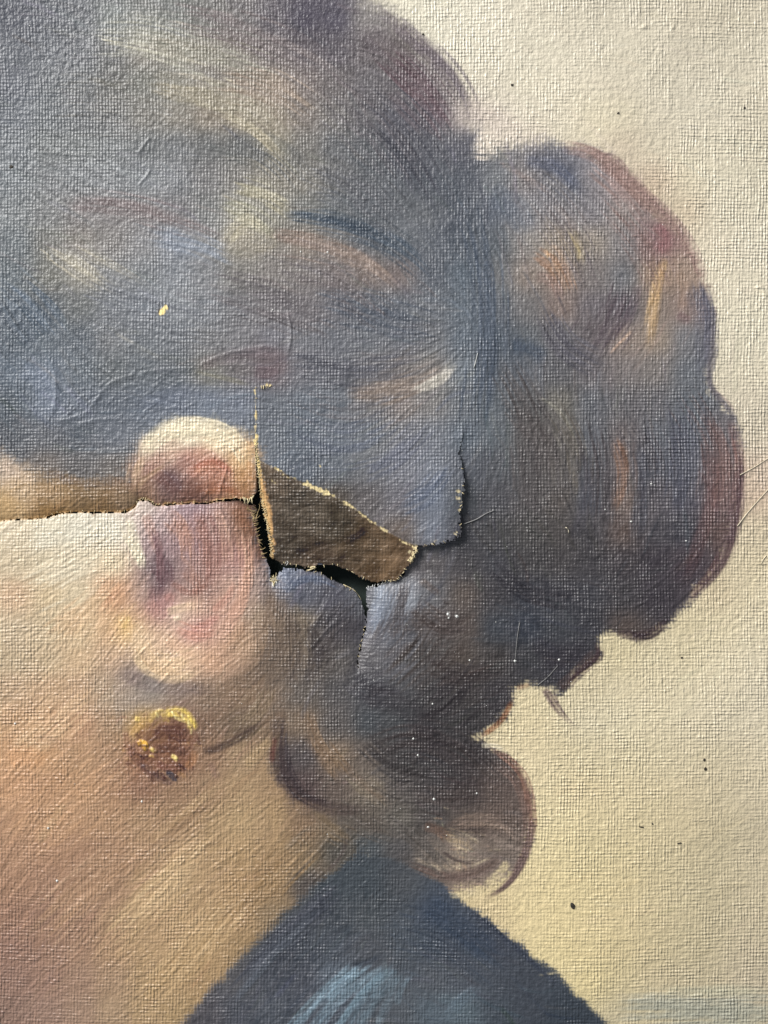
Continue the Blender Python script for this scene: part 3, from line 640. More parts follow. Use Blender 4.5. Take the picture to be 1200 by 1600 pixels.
# collar
GAIN = 1.0
for k in range(34):
    f = k / 33.0
    x0, y0 = 446 + 150 * f + random.gauss(0, 6), 1616 - 0 * f + random.gauss(0, 6)
    x1, y1 = 560 + 84 * f + random.gauss(0, 7), 1508 + 10 * f + random.gauss(0, 5)
    g = 1 - 0.35 * f
    if random.random() < .25: x0, y0 = (x0 + x1) / 2, (y0 + y1) / 2
    stroke([(x0, y0), ((x0 + x1) / 2 - 4, (y0 + y1) / 2 - 4), (x1, y1)], random.uniform(3, 7), np.array((132, 153, 166)) * (0.62 + 0.38 * g) + random.gauss(0, 7), op=random.uniform(.5, .9) * (1 - .5 * f), br=.6, dry=.35, h=.2, taper=(.1, .15))
stroke([(548,1508),(572,1504),(596,1492)], 5, (62,66,74), op=.8, br=.4)
stroke([(680,1560),(720,1565),(700,1590)], 12, (98,112,120), op=.5, br=.8, dry=.7)
stroke([(600,1500),(605,1535)], 4, (132,150,154), op=.4, br=.6)
stroke([(420,1510),(470,1450),(540,1390)], 20, (66,68,76), op=.5, br=.7)
stroke([(660,1410),(720,1450),(780,1500)], 30, (54,64,80), op=.5, br=.5)
stroke([(880,1525),(830,1495),(860,1510)], 4, (110,108,100), op=.5, br=.6)
band([(950,1582),(1080,1578),(1260,1582)], 24, 70, (164,162,146), op=(.3, .7), wd=(2, 5), jit=6)
band([(990,1545),(1100,1550),(1230,1548)], 9, 20, (180,174,150), op=(.2, .5), wd=(2, 4), jit=5)
band([(360,1575),(430,1490),(520,1400)], 14, 34, (88,92,100), op=(.3, .7), jit=8, h=.25)
band([(620,1420),(640,1480),(620,1540)], 30, 26, (84,90,98), op=(.2, .6), jit=8)
band([(690,1600),(720,1560),(760,1540)], 14, 18, (100,112,122), op=(.3, .6), jit=8, dry=.7)
band([(722,1416),(802,1478),(885,1552)], 4, 26, (66,70,80), op=(.4, .8), wd=(1.5, 3.5), jit=6)
# earring: thick dabs
GAIN = 1.0
stroke([(240,1152),(260,1166),(276,1184)], 56, (128,94,78), op=.8, br=.5, soft=.45, dry=.2, taper=(0,0))
stroke([(238,1152),(262,1138),(298,1150)], 12, (92,66,64), op=.8, br=.6, h=.5)
stroke([(240,1168),(275,1172),(298,1178)], 9, (98,74,68), op=.7, br=.7, h=.6)
stroke([(204,1160),(212,1185),(240,1208)], 8, (112,84,76), op=.7, br=.6, h=.5)
stroke([(218,1192),(245,1214),(276,1226)], 7, (88,72,74), op=.75, br=.5, h=.6)
stroke([(245,1190),(262,1200),(282,1196)], 8, (124,86,76), op=.7, br=.6, h=.6)
stroke([(262,1206),(270,1213),(274,1218)], 7, (66,64,74), op=.9, br=.2, h=.9, taper=(0,0))
stroke([(205,1152),(214,1138),(228,1128)], 8, (206,164,106), op=.6, br=.7, h=.4)
stroke([(234,1122),(250,1112),(268,1118)], 8, (226,196,118), op=.8, br=.6, h=1.0)
stroke([(258,1113),(284,1113),(298,1128),(303,1144)], 11, (238,208,112), op=.95, br=.6, h=1.2, taper=(.05,.15))
stroke([(292,1118),(302,1134)], 6, (244,216,120), op=.8, br=.5, h=.8)
stroke([(272,1120),(292,1128)], 4, (250,226,150), op=.8, br=.5, h=.6)
stroke([(210,1122),(220,1124)], 5, (236,204,120), op=.85, br=.4, h=.8)
stroke([(217,1160),(226,1162),(227,1170)], 6, (242,188,88), op=1, br=.1, dry=0, soft=.3, h=1.8, taper=(0,0))
stroke([(222,1165),(223,1166)], 2.5, (190,120,50), op=.8, br=0, dry=0, taper=(0,0))
stroke([(234,1168),(246,1175)], 5, (244,216,132), op=.95, br=.3, dry=0, h=1.4)
stroke([(232,1180),(244,1182)], 3, (226,184,110), op=.8, br=.3, h=.8)
stroke([(267,1180),(275,1184),(272,1190)], 4.5, (246,220,140), op=.95, br=.2, dry=0, h=1.2)
stroke([(290,1200),(300,1190),(306,1170)], 9, (190,136,96), op=.5, br=.7)
stroke([(196,1140),(200,1165),(210,1185)], 6, (150,108,92), op=.6, br=.6, h=.4)
for k in range(60):
    r, q = random.uniform(0, 1) ** .5, random.uniform(0, 6.283)
    x, y = 250 + 62 * r * math.cos(q), 1166 + 58 * r * math.sin(q)
    a = random.uniform(0, 3.14); L = random.uniform(3, 9)
    c = random.choice([(92,66,60), (84,62,60), (112,80,68), (176,134,92), (104,76,66), (150,110,86), (124,92,80)])
    if y < 1128 and random.random() < .6: c = (226,192,112)
    stroke([(x - L * math.cos(a), y - L * math.sin(a)), (x + L * math.cos(a), y + L * math.sin(a))], random.uniform(2, 4.5), c, op=random.uniform(.4, .85), br=.4, h=.6)
many([[(222,1150),(236,1140)],[(250,1130),(276,1132)],[(282,1160),(300,1166)],[(252,1186),(262,1192)],[(226,1196),(238,1206)]], 2.6, (168,130,104), op=.75, br=.4, h=.7)
many([[(232,1158),(250,1150)],[(262,1150),(284,1158)],[(214,1176),(228,1188)],[(278,1192),(292,1204)],[(250,1206),(262,1218)]], 3.0, (74,52,52), op=.75, br=.4, h=.5)
many([[(268,1110),(276,1124)],[(284,1114),(288,1126)],[(294,1124),(296,1136)],[(244,1112),(248,1122)],[(300,1138),(298,1148)]], 2.0, (252,234,168), op=.85, br=.2, h=.9)
stroke([(318,1130),(319,1182)], 2.5, (104,86,76), op=.5, br=.4)
stroke([(180,1130),(190,1120),(202,1122)], 2.0, (150,110,92), op=.5, br=.2)

# creases, scratches and slubs in the cloth
for p, w, h in [([(213,243),(237,212)],2,1.7),([(229,242),(237,214)],1.8,1.2),([(241,238),(240,214)],1.8,1.0),([(215,292),(238,263)],2.2,1.8),([(234,196),(241,190)],2,1.2),([(45,237),(100,240),(150,243)],2,1.2),
                ([(448,480),(455,520),(450,556)],1.8,1.8),([(502,250),(515,290),(518,308)],2,1.1),([(538,165),(542,212)],2,1.0),([(357,724),(348,752),(339,779)],2,2.0),([(319,776),(327,764)],2,1.4),([(361,761),(370,771)],1.6,1.2),([(341,788),(352,814)],2,1.5),
                ([(432,855),(470,857)],1.6,.9),([(434,864),(472,866)],1.6,.9),([(436,873),(468,874)],1.6,.8),([(485,992),(504,955),(522,918)],1.6,1.1),([(478,987),(500,945),(514,920)],1.6,-.9),([(474,1028),(510,985),(545,955)],1.7,1.1),([(482,1024),(520,985),(550,962)],1.6,-.8),
                ([(970,331),(1000,328),(1032,340)],1.8,1.3),([(822,322),(842,372)],1.8,1.0),([(998,47),(1012,40)],3,2.0),([(1048,48),(1054,40)],3,2.2),([(325,1360),(390,1319)],1.5,1.3),([(435,1335),(466,1315)],1.5,1.0),([(300,1400),(345,1360)],1.5,.8),
                ([(1178,452),(1190,448),(1196,470)],2.6,1.8),([(1170,470),(1168,530)],2,.9),([(900,1382),(1040,1378),(1200,1386)],1.8,.7),([(880,1500),(980,1504)],2,.7),([(990,620),(1080,622)],1.8,.5),([(640,545),(600,548)],1.6,.6),([(590,690),(625,650),(655,622)],1.7,.9),([(620,720),(650,690),(672,655)],1.7,.8),
                ([(645,838),(690,812)],1.6,.9),([(640,832),(680,806)],1.5,-.7),([(695,730),(675,762)],1.6,.8),([(195,1130),(186,1140),(184,1160)],1.4,.8),([(150,1265),(105,1290)],1.5,.6),([(100,1280),(60,1335)],1.5,.6)]:
    ridge(p, w, h)
for p, w, h, s in [([(66,540),(84,580),(86,628),(76,656)],2.4,2.0,1),([(28,628),(56,644),(84,660)],2.4,1.5,-1),([(84,660),(112,652),(140,642)],2,1.4,-1),([(138,640),(152,622),(162,604)],1.8,1.3,-1),([(160,606),(180,594),(214,582)],2,1.5,-1),([(214,583),(250,577),(300,574)],1.8,1.1,-1),([(300,575),(350,553),(410,541),(440,545)],2,1.2,-1),([(110,668),(150,655),(200,652)],2,1.2,-1),
                   ([(0,470),(20,500),(28,520)],2.2,1.4,1),([(20,490),(34,478),(30,510)],2,1.2,1),([(718,712),(721,690),(722,655)],2,1.6,-1),([(250,530),(280,535)],2,1.0,1),([(340,530),(346,548)],1.6,1.0,1)]:
    ridge(p, w, h, s)
for k in range(34):                      # small wrinkles where the cloth is slack left of the tear
    x = random.uniform(85, 300); y = random.uniform(590, 665) - (x - 85) * 0.05
    ridge([(x, y), (x + random.uniform(14, 34), y - random.uniform(8, 22))], random.uniform(1.2, 1.9), random.uniform(.4, 1.0))
for k in range(320):                      # thick threads in the linen
    x = random.uniform(0, 1200); y = random.uniform(0, 1600); L = random.uniform(20, 110)
    if random.random() < .55: ridge([(x, y), (x + L, y + random.uniform(-3, 3))], 1.7, random.uniform(.2, .6))
    else: ridge([(x, y), (x + random.uniform(-3, 3), y + L)], 1.7, random.uniform(.2, .65))
for k in range(60):                      # nibs under the paint
    x = random.uniform(0, 1200); y = random.uniform(0, 1600)
    ridge([(x, y), (x + random.uniform(2, 7), y + random.uniform(-5, 5))], random.uniform(1.6, 2.6), random.uniform(.6, 1.3))

# ------------------------------------------------------------------ tear outlines (photo pixels)
GAP = [(398,789.5),(399.5,779),(403,771),(407.5,783),(412,804),(417,832),(420,850),(421.5,872),(435,878),(446,883),(462,884),(490,886),(497,881.5),(523,883),(538,888.5),(550,894),(563,902.5),(575,907),(600,909),(620,906),(632,896),
       (621,905),(600,911.5),(587,915.5),(572.5,919),(572.3,940),(572,957),(571.8,976),(569,990),(565,1006),(562,1016),(559.5,1030),(558.5,1042),(558.3,1030),(561,1016),(564,1005),(568,990),(570.6,975),(569.8,957),
       (563,936.5),(554,925),(541,917),(527,909.6),(508,901),(494,895),(479,892),(459,890.5),(443,888.5),(433,898),(423,907),(419.5,888),(413,876),(409,859),(404,841),(399,819)]
FLAP = [(399,604),(399,640),(398,670),(398.5,690),(400,712),(402,740),(404,768),(408.5,783),(413,804),(418,832),(421,850),(422,872),(435,879),(446,884),(462.5,884),(490,887),(497,881.5),(523,883),(538,888.5),(550,894),(563,903),(575,907),(590,909),(600,909),(620,906),(628,898),(638,882),(646,872),(650,860),(654,853),(668,854),(680,850),(692,848),(706,843),(718,835),(721,829),(717.5,820),(718.5,808),(716.5,800),(721,786),(721.5,776),(724.5,766),(721.5,754),(724,746),(720.5,732),(721,722),(718,712),(720,696),(722.5,680),(721.5,658),
        (700,640),(640,618),(560,606),(480,602)]
CRACK = [(408,720),(420,727),(440,736),(455,746),(475,755),(500,765),(520,775),(545,790),(565,802),(585,818),(600,828),(625,842),(650,853)]
LTONGUE = [(424,908),(433,897),(443,887),(459,889),(479,890),(494,893),(508,899),(527,908),(541,915),(554,923),(565,936),(571,957),(572,975),(569,990),(566,1005),(562,1016),(559,1043)]
RTONGUE = [(571,917),(587,914),(600,910),(620,904),(640,890),(655,880),(640,930),(610,990),(560,1043),(562,1030),(564,1016),(567,1006),(571,990),(573,976),(571.5,957)]
EARRING = [(205,1130),(225,1112),(262,1102),(292,1112),(308,1135),(312,1165),(300,1190),(294,1222),(272,1232),(245,1222),(215,1195),(196,1165)]

# ------------------------------------------------------------------ relief: brush marks follow the strokes
DIRS = [(100,60,20),(350,120,22),(520,220,40),(350,350,25),(150,420,35),(600,420,45),(60,560,60),(250,600,10),(480,560,-10),(650,600,-25),(560,760,-35),(690,780,-60),(480,840,-35),(600,870,-45),
        (100,880,-40),(150,960,-55),(60,1050,-30),(120,1200,-45),(120,1450,-50),(300,1300,-45),(380,1460,-50),(300,880,-80),(340,980,-40),(480,960,-60),(520,1010,-45),(620,980,-50),(680,1040,-20),(640,1180,-35),(720,1220,40),
        (800,300,60),(900,420,60),(1000,500,-60),(800,600,80),(900,750,70),(1050,750,85),(900,930,20),(1000,900,-40),(780,860,60),(500,1450,-48),(700,1500,30),(900,1300,10),(1100,300,0),(1000,100,0),(1000,1200,-30),(800,100,0)]
cx, cy = coarse(4)
num = np.zeros(cx.shape + (2,), np.float32); den = np.zeros(cx.shape, np.float32)
for x, y, ang in DIRS:
    w = 1.0 / ((cx - x) ** 2 + (cy - y) ** 2 + 30.0 ** 2) ** 1.5 * 1e4
    den += w
    a2 = math.radians(ang) * 2
    num += w[..., None] * np.array([math.cos(a2), math.sin(a2)], np.float32)
ang = up(0.5 * np.arctan2(num[..., 1], num[..., 0])[..., None] * 0 + num / den[..., None], 4)
th = 0.5 * np.arctan2(ang[..., 1], ang[..., 0]) + 0.16 * noise(35)
ux, uy = np.cos(th), np.sin(th)
white = fftblur(rng.standard_normal((RH, RW)).astype(np.float32), 0.8)
acc = np.zeros((RH, RW), np.float32)
ii = np.arange(RW)[None, :].astype(np.float32); jj = np.arange(RH)[:, None].astype(np.float32)
for k in range(-6, 7):
    xi = np.clip((ii + ux * k * 1.6).astype(np.int32), 0, RW - 1); yi = np.clip((jj + uy * k * 1.6).astype(np.int32), 0, RH - 1)
    acc += white[yi, xi]
acc = acc - fftblur(acc, 3.2)
acc /= acc.std()
w2 = fftblur(rng.standard_normal((RH, RW)).astype(np.float32), 1.1)
streak = np.zeros((RH, RW), np.float32)
for k in range(-10, 11):
    xi = np.clip((ii + ux * k * 2.6).astype(np.int32), 0, RW - 1); yi = np.clip((jj + uy * k * 2.6).astype(np.int32), 0, RH - 1)
    streak += w2[yi, xi]
streak -= fftblur(streak, 9); streak /= streak.std()
back_m = sstep(2, 14, dh) * sstep(560, 620, GX)
patchy = np.clip(0.75 + 0.35 * noise(26), 0.15, 1.6)
skin_m = (1 - m_hair) * (1 - back_m) * sstep(0, 12, dc)
brush_amp = ((0.12 + 0.07 * skin_m) * (1 - back_m) + 0.07 * back_m) * patchy
acc2 = np.clip(acc, -2.2, 2.6)
REL = 0.75 * H + brush_amp * acc2
# lumps in the ground, uneven stretch of the cloth
lump = noise(1.7); REL += 0.21 * np.clip(lump, -1.8, 2.5)
REL += 0.07 * np.maximum(noise(1.4, 9) , 0) + 0.07 * np.maximum(noise(9, 1.4), 0)
REL += 0.5 * noise(30) + 2.0 * noise(90) + 0.12 * noise(11)

# ------------------------------------------------------------------ heights of the torn pieces
def crack_side(x, y):
    return (x - 412) * -0.48 + (y - 722) * 0.877

gapf = 2
cx, cy = coarse(gapf); cx = cx.astype(np.float32); cy = cy.astype(np.float32)
d_gap = up(sdf_poly(GAP, cx, cy), gapf)
d_flap = up(sdf_poly(FLAP, cx, cy), gapf)

above = (GY < ys) & (GX < 402)
dslit = np.abs(GY - ys)
wslit = sstep(425, 380, GX)
off = np.zeros((RH, RW), np.float32)
off += np.where(above, -7.5 * np.exp(-dslit / 13), -3.5 * np.exp(-dslit / 16)) * wslit * (GX < 425)
off += np.where(above & (GX > 320), 5.0 * sstep(320, 390, GX) * np.exp(-dslit / 30), 0)
off += np.where(above, 0, -9.0 * np.exp(-np.maximum(d_gap, 0) / 20.0))
off += np.where(~above & (GX < 405) & (GY < 840), -5.0 * sstep(300, 395, GX) * np.exp(-dslit / 25), 0)
# gentle hollow around the tear
off += -4.0 * np.exp(-((GX - 540) ** 2 / 220 ** 2 + (GY - 900) ** 2 / 140 ** 2))
ZC = REL + off
e = crack_side(GX, GY)
below = np.maximum(e, 0)
hinge = sstep(640, 760, GY)
ZF = REL + hinge * (5 + 7 * sstep(580, 722, GX) * sstep(690, 800, GY)) * np.where(e > 0, 1, 1) - 0.13 * below - 0.9 * np.exp(-(e / 2.2) ** 2)
ZF += 2.5 * np.exp(-(e / 16.0) ** 2) * sstep(400, 470, GX)
ZF += -5.0 * np.exp(-np.maximum(-d_flap, 0) / 7.0) * sstep(470, 425, GX) * sstep(690, 760, GY)
ZF += -4.0 * np.exp(-((GX - 540) ** 2 / 220 ** 2 + (GY - 900) ** 2 / 140 ** 2)) * hinge
inside_f = np.maximum(-d_flap, 0)
ZC = np.where(d_flap < 0, np.minimum(ZC - 0.25 * np.maximum(inside_f - 3, 0), np.where(inside_f > 4, ZF - 2.5 * sstep(4, 10, inside_f), 1e3)), ZC)

# ------------------------------------------------------------------ colour -> albedo (the light is taken out again)
def albedo(c):
    """Photographed colour -> pigment: take the smooth window light and the veil of gloss out."""
    px, py = (GX - 600) / 600, (GY - 800) / 800
    k = LIT[0] + LIT[1] * px + LIT[2] * py + LIT[3] * px * py
    px = np.clip(px, -1, 1); py = np.clip(py, -1, 1)
    v = np.exp(VEIL[0] + VEIL[1] * px + VEIL[2] * py + VEIL[3] * px * px + VEIL[4] * px * py + VEIL[5] * py * py)
    v = np.minimum(v, 0.115)
    return np.clip((lin(np.clip(c, 0, 255)) - v[..., None]) / k[..., None], 0.012, 0.86).astype(np.float32)
LIT = (1.135, -0.118, -0.133, 0.052)
VEIL = (-3.493, -0.469, -0.663, 0.139, 0.424, -0.021)
scum = sstep(-0.1, 1.2, noise(24) + 0.6 * n_big) * (1 - back_m) * (1 - 0.5 * skin_m)
img += (thread * (9.0 * scum + 2.0))[..., None] * np.array([1.05, 1.0, 0.97], np.float32)
img *= (1 + (0.026 * (1 - back_m) + 0.008 * back_m) * np.clip(streak, -2, 2.4) * np.clip(0.8 + 0.5 * noise(30), 0.1, 2))[..., None]
alb = albedo(img)
bare_map = np.zeros((RH, RW), np.float32)
def dab(pts, w, c, op=1.0):
    sl, D, T, SG, L = near(pts, w)
    a = sstep(1.0, 0.6, (D + n_fine[sl] * .7) / w) * op
    alb[sl] += (lin(c) - alb[sl]) * a[..., None]; bare_map[sl] = np.maximum(bare_map[sl], a)
# raw linen where paint has broken off along the tear
dl = ys - GY
a = sstep(5.0, 0.5, dl + n_fine * 1.5) * (dl > -1) * (GX < 402) * sstep(20, 90, GX) * 0.6
alb += (lin((186, 146, 92)) - alb) * a[..., None]; bare_map = np.maximum(bare_map, a)
dab([(251, 489), (256, 484), (259, 481)], 4.0, (244, 220, 150)); dab([(246, 490), (250, 480)], 2.2, (64, 62, 62), .8)
for x, y, w in [(400,613,2.6),(401,628,2.2),(400,652,2.4),(399,668,1.5),(408,606,1.8),(418,603,2.2),(423,604,2.2),(398,690,2.5)]:
    dab([(x - 1, y - 2), (x + 1, y + 2)], w, (226, 204, 146), .9)
dab([(436,618),(440,645)], 4, (74,74,78), .5)
dab([(426, 914), (429, 906), (430, 902)], 3.0, (236, 232, 222))
dab([(700,958),(702,964)], 2.4, (150,148,146), .6); dab([(713,962),(715,964)], 2.4, (150,148,146), .6)

# ------------------------------------------------------------------ materials
class N:
    """Tiny expression layer over shader math nodes."""
    def __init__(s, nt, sock): s.nt = nt; s.s = sock
    @staticmethod
    def op(nt, o, *a):
        n = nt.nodes.new('ShaderNodeMath'); n.operation = o
        for i, v in enumerate(a):
            if isinstance(v, N): nt.links.new(v.s, n.inputs[i])
            else: n.inputs[i].default_value = v
        return N(nt, n.outputs[0])
    def __add__(s, o): return N.op(s.nt, 'ADD', s, o)
    def __sub__(s, o): return N.op(s.nt, 'SUBTRACT', s, o)
    def __mul__(s, o): return N.op(s.nt, 'MULTIPLY', s, o)
    __radd__ = __add__; __rmul__ = __mul__
    def fn(s, o, *a): return N.op(s.nt, o, s, *a)

def nnoise(nt, vec, scale, detail=2.0, mapscale=None):
    if mapscale:
        m = nt.nodes.new('ShaderNodeMapping'); m.inputs['Scale'].default_value = mapscale
        nt.links.new(vec, m.inputs['Vector']); vec = m.outputs[0]
    n = nt.nodes.new('ShaderNodeTexNoise'); n.inputs['Scale'].default_value = scale; n.inputs['Detail'].default_value = detail
    nt.links.new(vec, n.inputs['Vector'])
    return N(nt, n.outputs['Fac'])

def make_paint():
    m = bpy.data.materials.new('oil_paint_on_linen'); m.use_nodes = True
    nt = m.node_tree
    bs = nt.nodes['Principled BSDF']
    tc = nt.nodes.new('ShaderNodeTexCoord')
    mp = nt.nodes.new('ShaderNodeMapping'); mp.inputs['Scale'].default_value = (1 / S, 1 / S, 1 / S)
    nt.links.new(tc.outputs['Object'], mp.inputs['Vector'])
    V = mp.outputs[0]                                    # photo pixel units
    sep = nt.nodes.new('ShaderNodeSeparateXYZ'); nt.links.new(V, sep.inputs[0])
    X = N(nt, sep.outputs[0]); Y = N(nt, sep.outputs[1])
    def attr(n):
        a = nt.nodes.new('ShaderNodeAttribute'); a.attribute_name = n
        return N(nt, a.outputs['Fac'])
    u = (X + 600.0 + attr('wander_u')) * (math.pi / 4.95)
    v = (Y * -1.0 + 800.0 + attr('wander_v')) * (math.pi / 5.3)
    su = u.fn('SINE'); sv = v.fn('SINE')
    chk = (su * sv)
    hw = su * su * (chk * 0.225 + 0.5) * attr('warp')
    hf = sv * sv * (chk * -0.225 + 0.5) * attr('weft')
    hh = hw + hf
    grain = nnoise(nt, V, 0.33, 3)
    wa = attr('weave')
    height = hh * wa + (grain - 0.5) * 0.9
    bp = nt.nodes.new('ShaderNodeBump'); bp.inputs['Strength'].default_value = 1.0; bp.inputs['Distance'].default_value = S
    nt.links.new(height.s, bp.inputs['Height'])
    nt.links.new(bp.outputs[0], bs.inputs['Normal'])
    ca = nt.nodes.new('ShaderNodeAttribute'); ca.attribute_name = 'paint'
    # pigment grain
    g2 = nnoise(nt, V, 0.16, 4); g3 = nnoise(nt, V, 0.5, 2)
    val = (g2 - 0.5) * 0.34 + (g3 - 0.5) * 0.25 + 1.0
    hs = nt.nodes.new('ShaderNodeHueSaturation'); hs.inputs['Saturation'].default_value = 1.0
    nt.links.new(val.s, hs.inputs['Value']); nt.links.new(ca.outputs['Color'], hs.inputs['Color'])
    nt.links.new(hs.outputs[0], bs.inputs['Base Color'])
    ba = nt.nodes.new('ShaderNodeAttribute'); ba.attribute_name = 'bare'
    rgh = (nnoise(nt, V, 0.03, 3) - 0.5) * 0.14 + 0.40
    rgh = rgh + N(nt, ba.outputs['Fac']) * 0.4
    nt.links.new(rgh.s, bs.inputs['Roughness'])
    bs.inputs['IOR'].default_value = 1.48
    return m

def simple(name, rgb, rough=0.7, var=0.2, scale=900.0):
    m = bpy.data.materials.new(name); m.use_nodes = True
    nt = m.node_tree; bs = nt.nodes['Principled BSDF']
    tc = nt.nodes.new('ShaderNodeTexCoord')
    v = (nnoise(nt, tc.outputs['Object'], scale, 3) - 0.5) * (2 * var) + 1.0
    hs = nt.nodes.new('ShaderNodeHueSaturation'); hs.inputs['Color'].default_value = tuple(float(x) for x in lin(rgb)) + (1,)
    nt.links.new(v.s, hs.inputs['Value']); nt.links.new(hs.outputs[0], bs.inputs['Base Color'])
    bs.inputs['Roughness'].default_value = rough
    return m

BOARD_Z = Z0 - 0.0085
M_paint = make_paint()
M_thread = simple('raw_linen_thread', (208, 192, 152), 0.85, 0.3, 3000)
M_threadb = simple('shaded_linen_thread', (178, 156, 112), 0.85, 0.35, 3000)  # shaded copy of the raw thread: the shade is in its colour
M_wood = simple('pine_wood', (176, 140, 96), 0.6, 0.2, 60)
M_board = simple('dark_green_board', (46, 58, 54), 0.75, 0.3, 500)
M_table = simple('dark_table_wood', (70, 52, 40), 0.5, 0.25, 40)
M_dust = simple('pale_dust', (225, 225, 220), 0.8, 0.1, 3000)
M_dirt = simple('dark_dirt', (46, 40, 32), 0.8, 0.4, 3000)
M_hairf = simple('grey_lint', (150, 148, 146), 0.6, 0.2, 3000)
M_cream = simple('cream_lint', (226, 214, 188), 0.6, 0.1, 3000)

# ------------------------------------------------------------------ the sheet as fine geometry
STEP = 1.42
xin = np.arange(-6, 1207, STEP); yin = np.arange(-6, 1607, STEP)
xs = np.concatenate([np.linspace(-170, -6 - 3, 36), xin, np.linspace(xin[-1] + 3, 1370, 36)]).astype(np.float32)
ysg = np.concatenate([np.linspace(-170, -6 - 3, 36), yin, np.linspace(yin[-1] + 3, 1770, 36)]).astype(np.float32)
VX, VY = np.meshgrid(xs, ysg)
NY, NX = VX.shape

def sample(a, x, y):
    fx = np.clip(x + MX, 0, RW - 1.001); fy = np.clip(y + MY, 0, RH - 1.001)
    i = fx.astype(int); j = fy.astype(int); tx = fx - i; ty = fy - j
    if a.ndim == 3: tx = tx[..., None]; ty = ty[..., None]
    return (a[j, i] * (1 - tx) + a[j, i + 1] * tx) * (1 - ty) + (a[j + 1, i] * (1 - tx) + a[j + 1, i + 1] * tx) * ty

def nearest(a, x, y):
    return a[np.clip((y + MY + 0.5).astype(int), 0, RH - 1), np.clip((x + MX + 0.5).astype(int), 0, RW - 1)]

FXc = 0.25 * (VX[:-1, :-1] + VX[1:, :-1] + VX[:-1, 1:] + VX[1:, 1:])
FYc = 0.25 * (VY[:-1, :-1] + VY[1:, :-1] + VY[:-1, 1:] + VY[1:, 1:])

WEAVE = np.clip((0.60 + 0.04 * skin_m + 0.10 * sstep(700, 900, GX) + 0.04 * back_m - 0.14 * head * (1 - back_m)) * (1.0 + 0.22 * noise(60) + 0.24 * noise(14)), 0.12, 2.0)

def sheet(name, fmask, zr, parent, color=None, bare=None, exact_z=None):
    fj, fi = np.nonzero(fmask)
    q = np.stack([fj * NX + fi, (fj + 1) * NX + fi, (fj + 1) * NX + fi + 1, fj * NX + fi + 1], 1)
    used = np.unique(q)
    remap = np.full(NX * NY, -1, np.int64); remap[used] = np.arange(len(used))
    q = remap[q]
    px = VX.ravel()[used]; py = VY.ravel()[used]
    z = exact_z.ravel()[used] if exact_z is not None else sample(zr, px, py)
    colr = sample(alb if color is None else color, px, py)
    br = sample(bare_map if bare is None else bare, px, py)
    we = sample(WEAVE, px, py)
    co = np.stack([(px - 600) * S, (800 - py) * S, Z0 + z * S], 1)
    # cut edges get the thickness of the cloth: a short skirt of raw linen
    ed = np.concatenate([q[:, [0, 1]], q[:, [1, 2]], q[:, [2, 3]], q[:, [3, 0]]])
    key = np.sort(ed, 1); kk = key[:, 0] * (len(used) + 1) + key[:, 1]
    uq, idx, cnt = np.unique(kk, return_index=True, return_counts=True)
    be = ed[idx[cnt == 1]]
    bv = np.unique(be)
    m2 = np.full(len(used), -1, np.int64); m2[bv] = np.arange(len(bv))
    n0 = len(used); nb = len(bv)
    top = co[bv].copy(); top[:, 2] -= 0.1 * S
    bot = co[bv].copy(); bot[:, 2] -= 3.2 * S
    co = np.concatenate([co, top, bot])
    rawm = sstep(0.2, 1.0, sample(n_big * 0.6 + n_mid * 0.6, px[bv], py[bv]))[:, None] * 0.8
    tan = colr[bv] * 0.8 * (1 - rawm) + lin((190, 164, 112)).astype(np.float32) * rawm
    tan = np.concatenate([tan, tan])
    colr = np.concatenate([colr, tan]); br = np.concatenate([br, np.ones(2 * nb, np.float32)]); we = np.concatenate([we, np.ones(2 * nb, np.float32)])
    a, b = m2[be[:, 0]], m2[be[:, 1]]
    sk = np.stack([n0 + b, n0 + a, n0 + nb + a, n0 + nb + b], 1)
    q = np.concatenate([q, sk])
    me = bpy.data.meshes.new(name)
    me.vertices.add(len(co)); me.vertices.foreach_set('co', co.astype(np.float32).ravel())
    nf = len(q)
    me.loops.add(nf * 4); me.loops.foreach_set('vertex_index', q.astype(np.int32).ravel())
    me.polygons.add(nf)
    me.polygons.foreach_set('loop_start', np.arange(0, nf * 4, 4, dtype=np.int32))
    me.update(calc_edges=True)
    me.polygons.foreach_set('use_smooth', np.ones(nf, bool))
    at = me.attributes.new('paint', 'FLOAT_COLOR', 'POINT')
    at.data.foreach_set('color', np.concatenate([colr, np.ones((len(co), 1))], 1).astype(np.float32).ravel())
    at = me.attributes.new('bare', 'FLOAT', 'POINT'); at.data.foreach_set('value', br.astype(np.float32))
    at = me.attributes.new('weave', 'FLOAT', 'POINT'); at.data.foreach_set('value', we.astype(np.float32))
    for nm, ra in (('wander_u', DU), ('wander_v', DV), ('warp', AW), ('weft', AF)):
        vv = sample(ra, px, py).astype(np.float32)
        at = me.attributes.new(nm, 'FLOAT', 'POINT'); at.data.foreach_set('value', np.concatenate([vv, vv[bv], vv[bv]]))
    return link_mesh(name, me, M_paint, parent)

painting = bpy.data.objects.new('torn_painting', None)
painting.location = (0, 0, 0)
col.objects.link(painting)
tag(painting, 'old oil painting of a dark-haired head in profile, its linen canvas torn at the ear', 'painting')

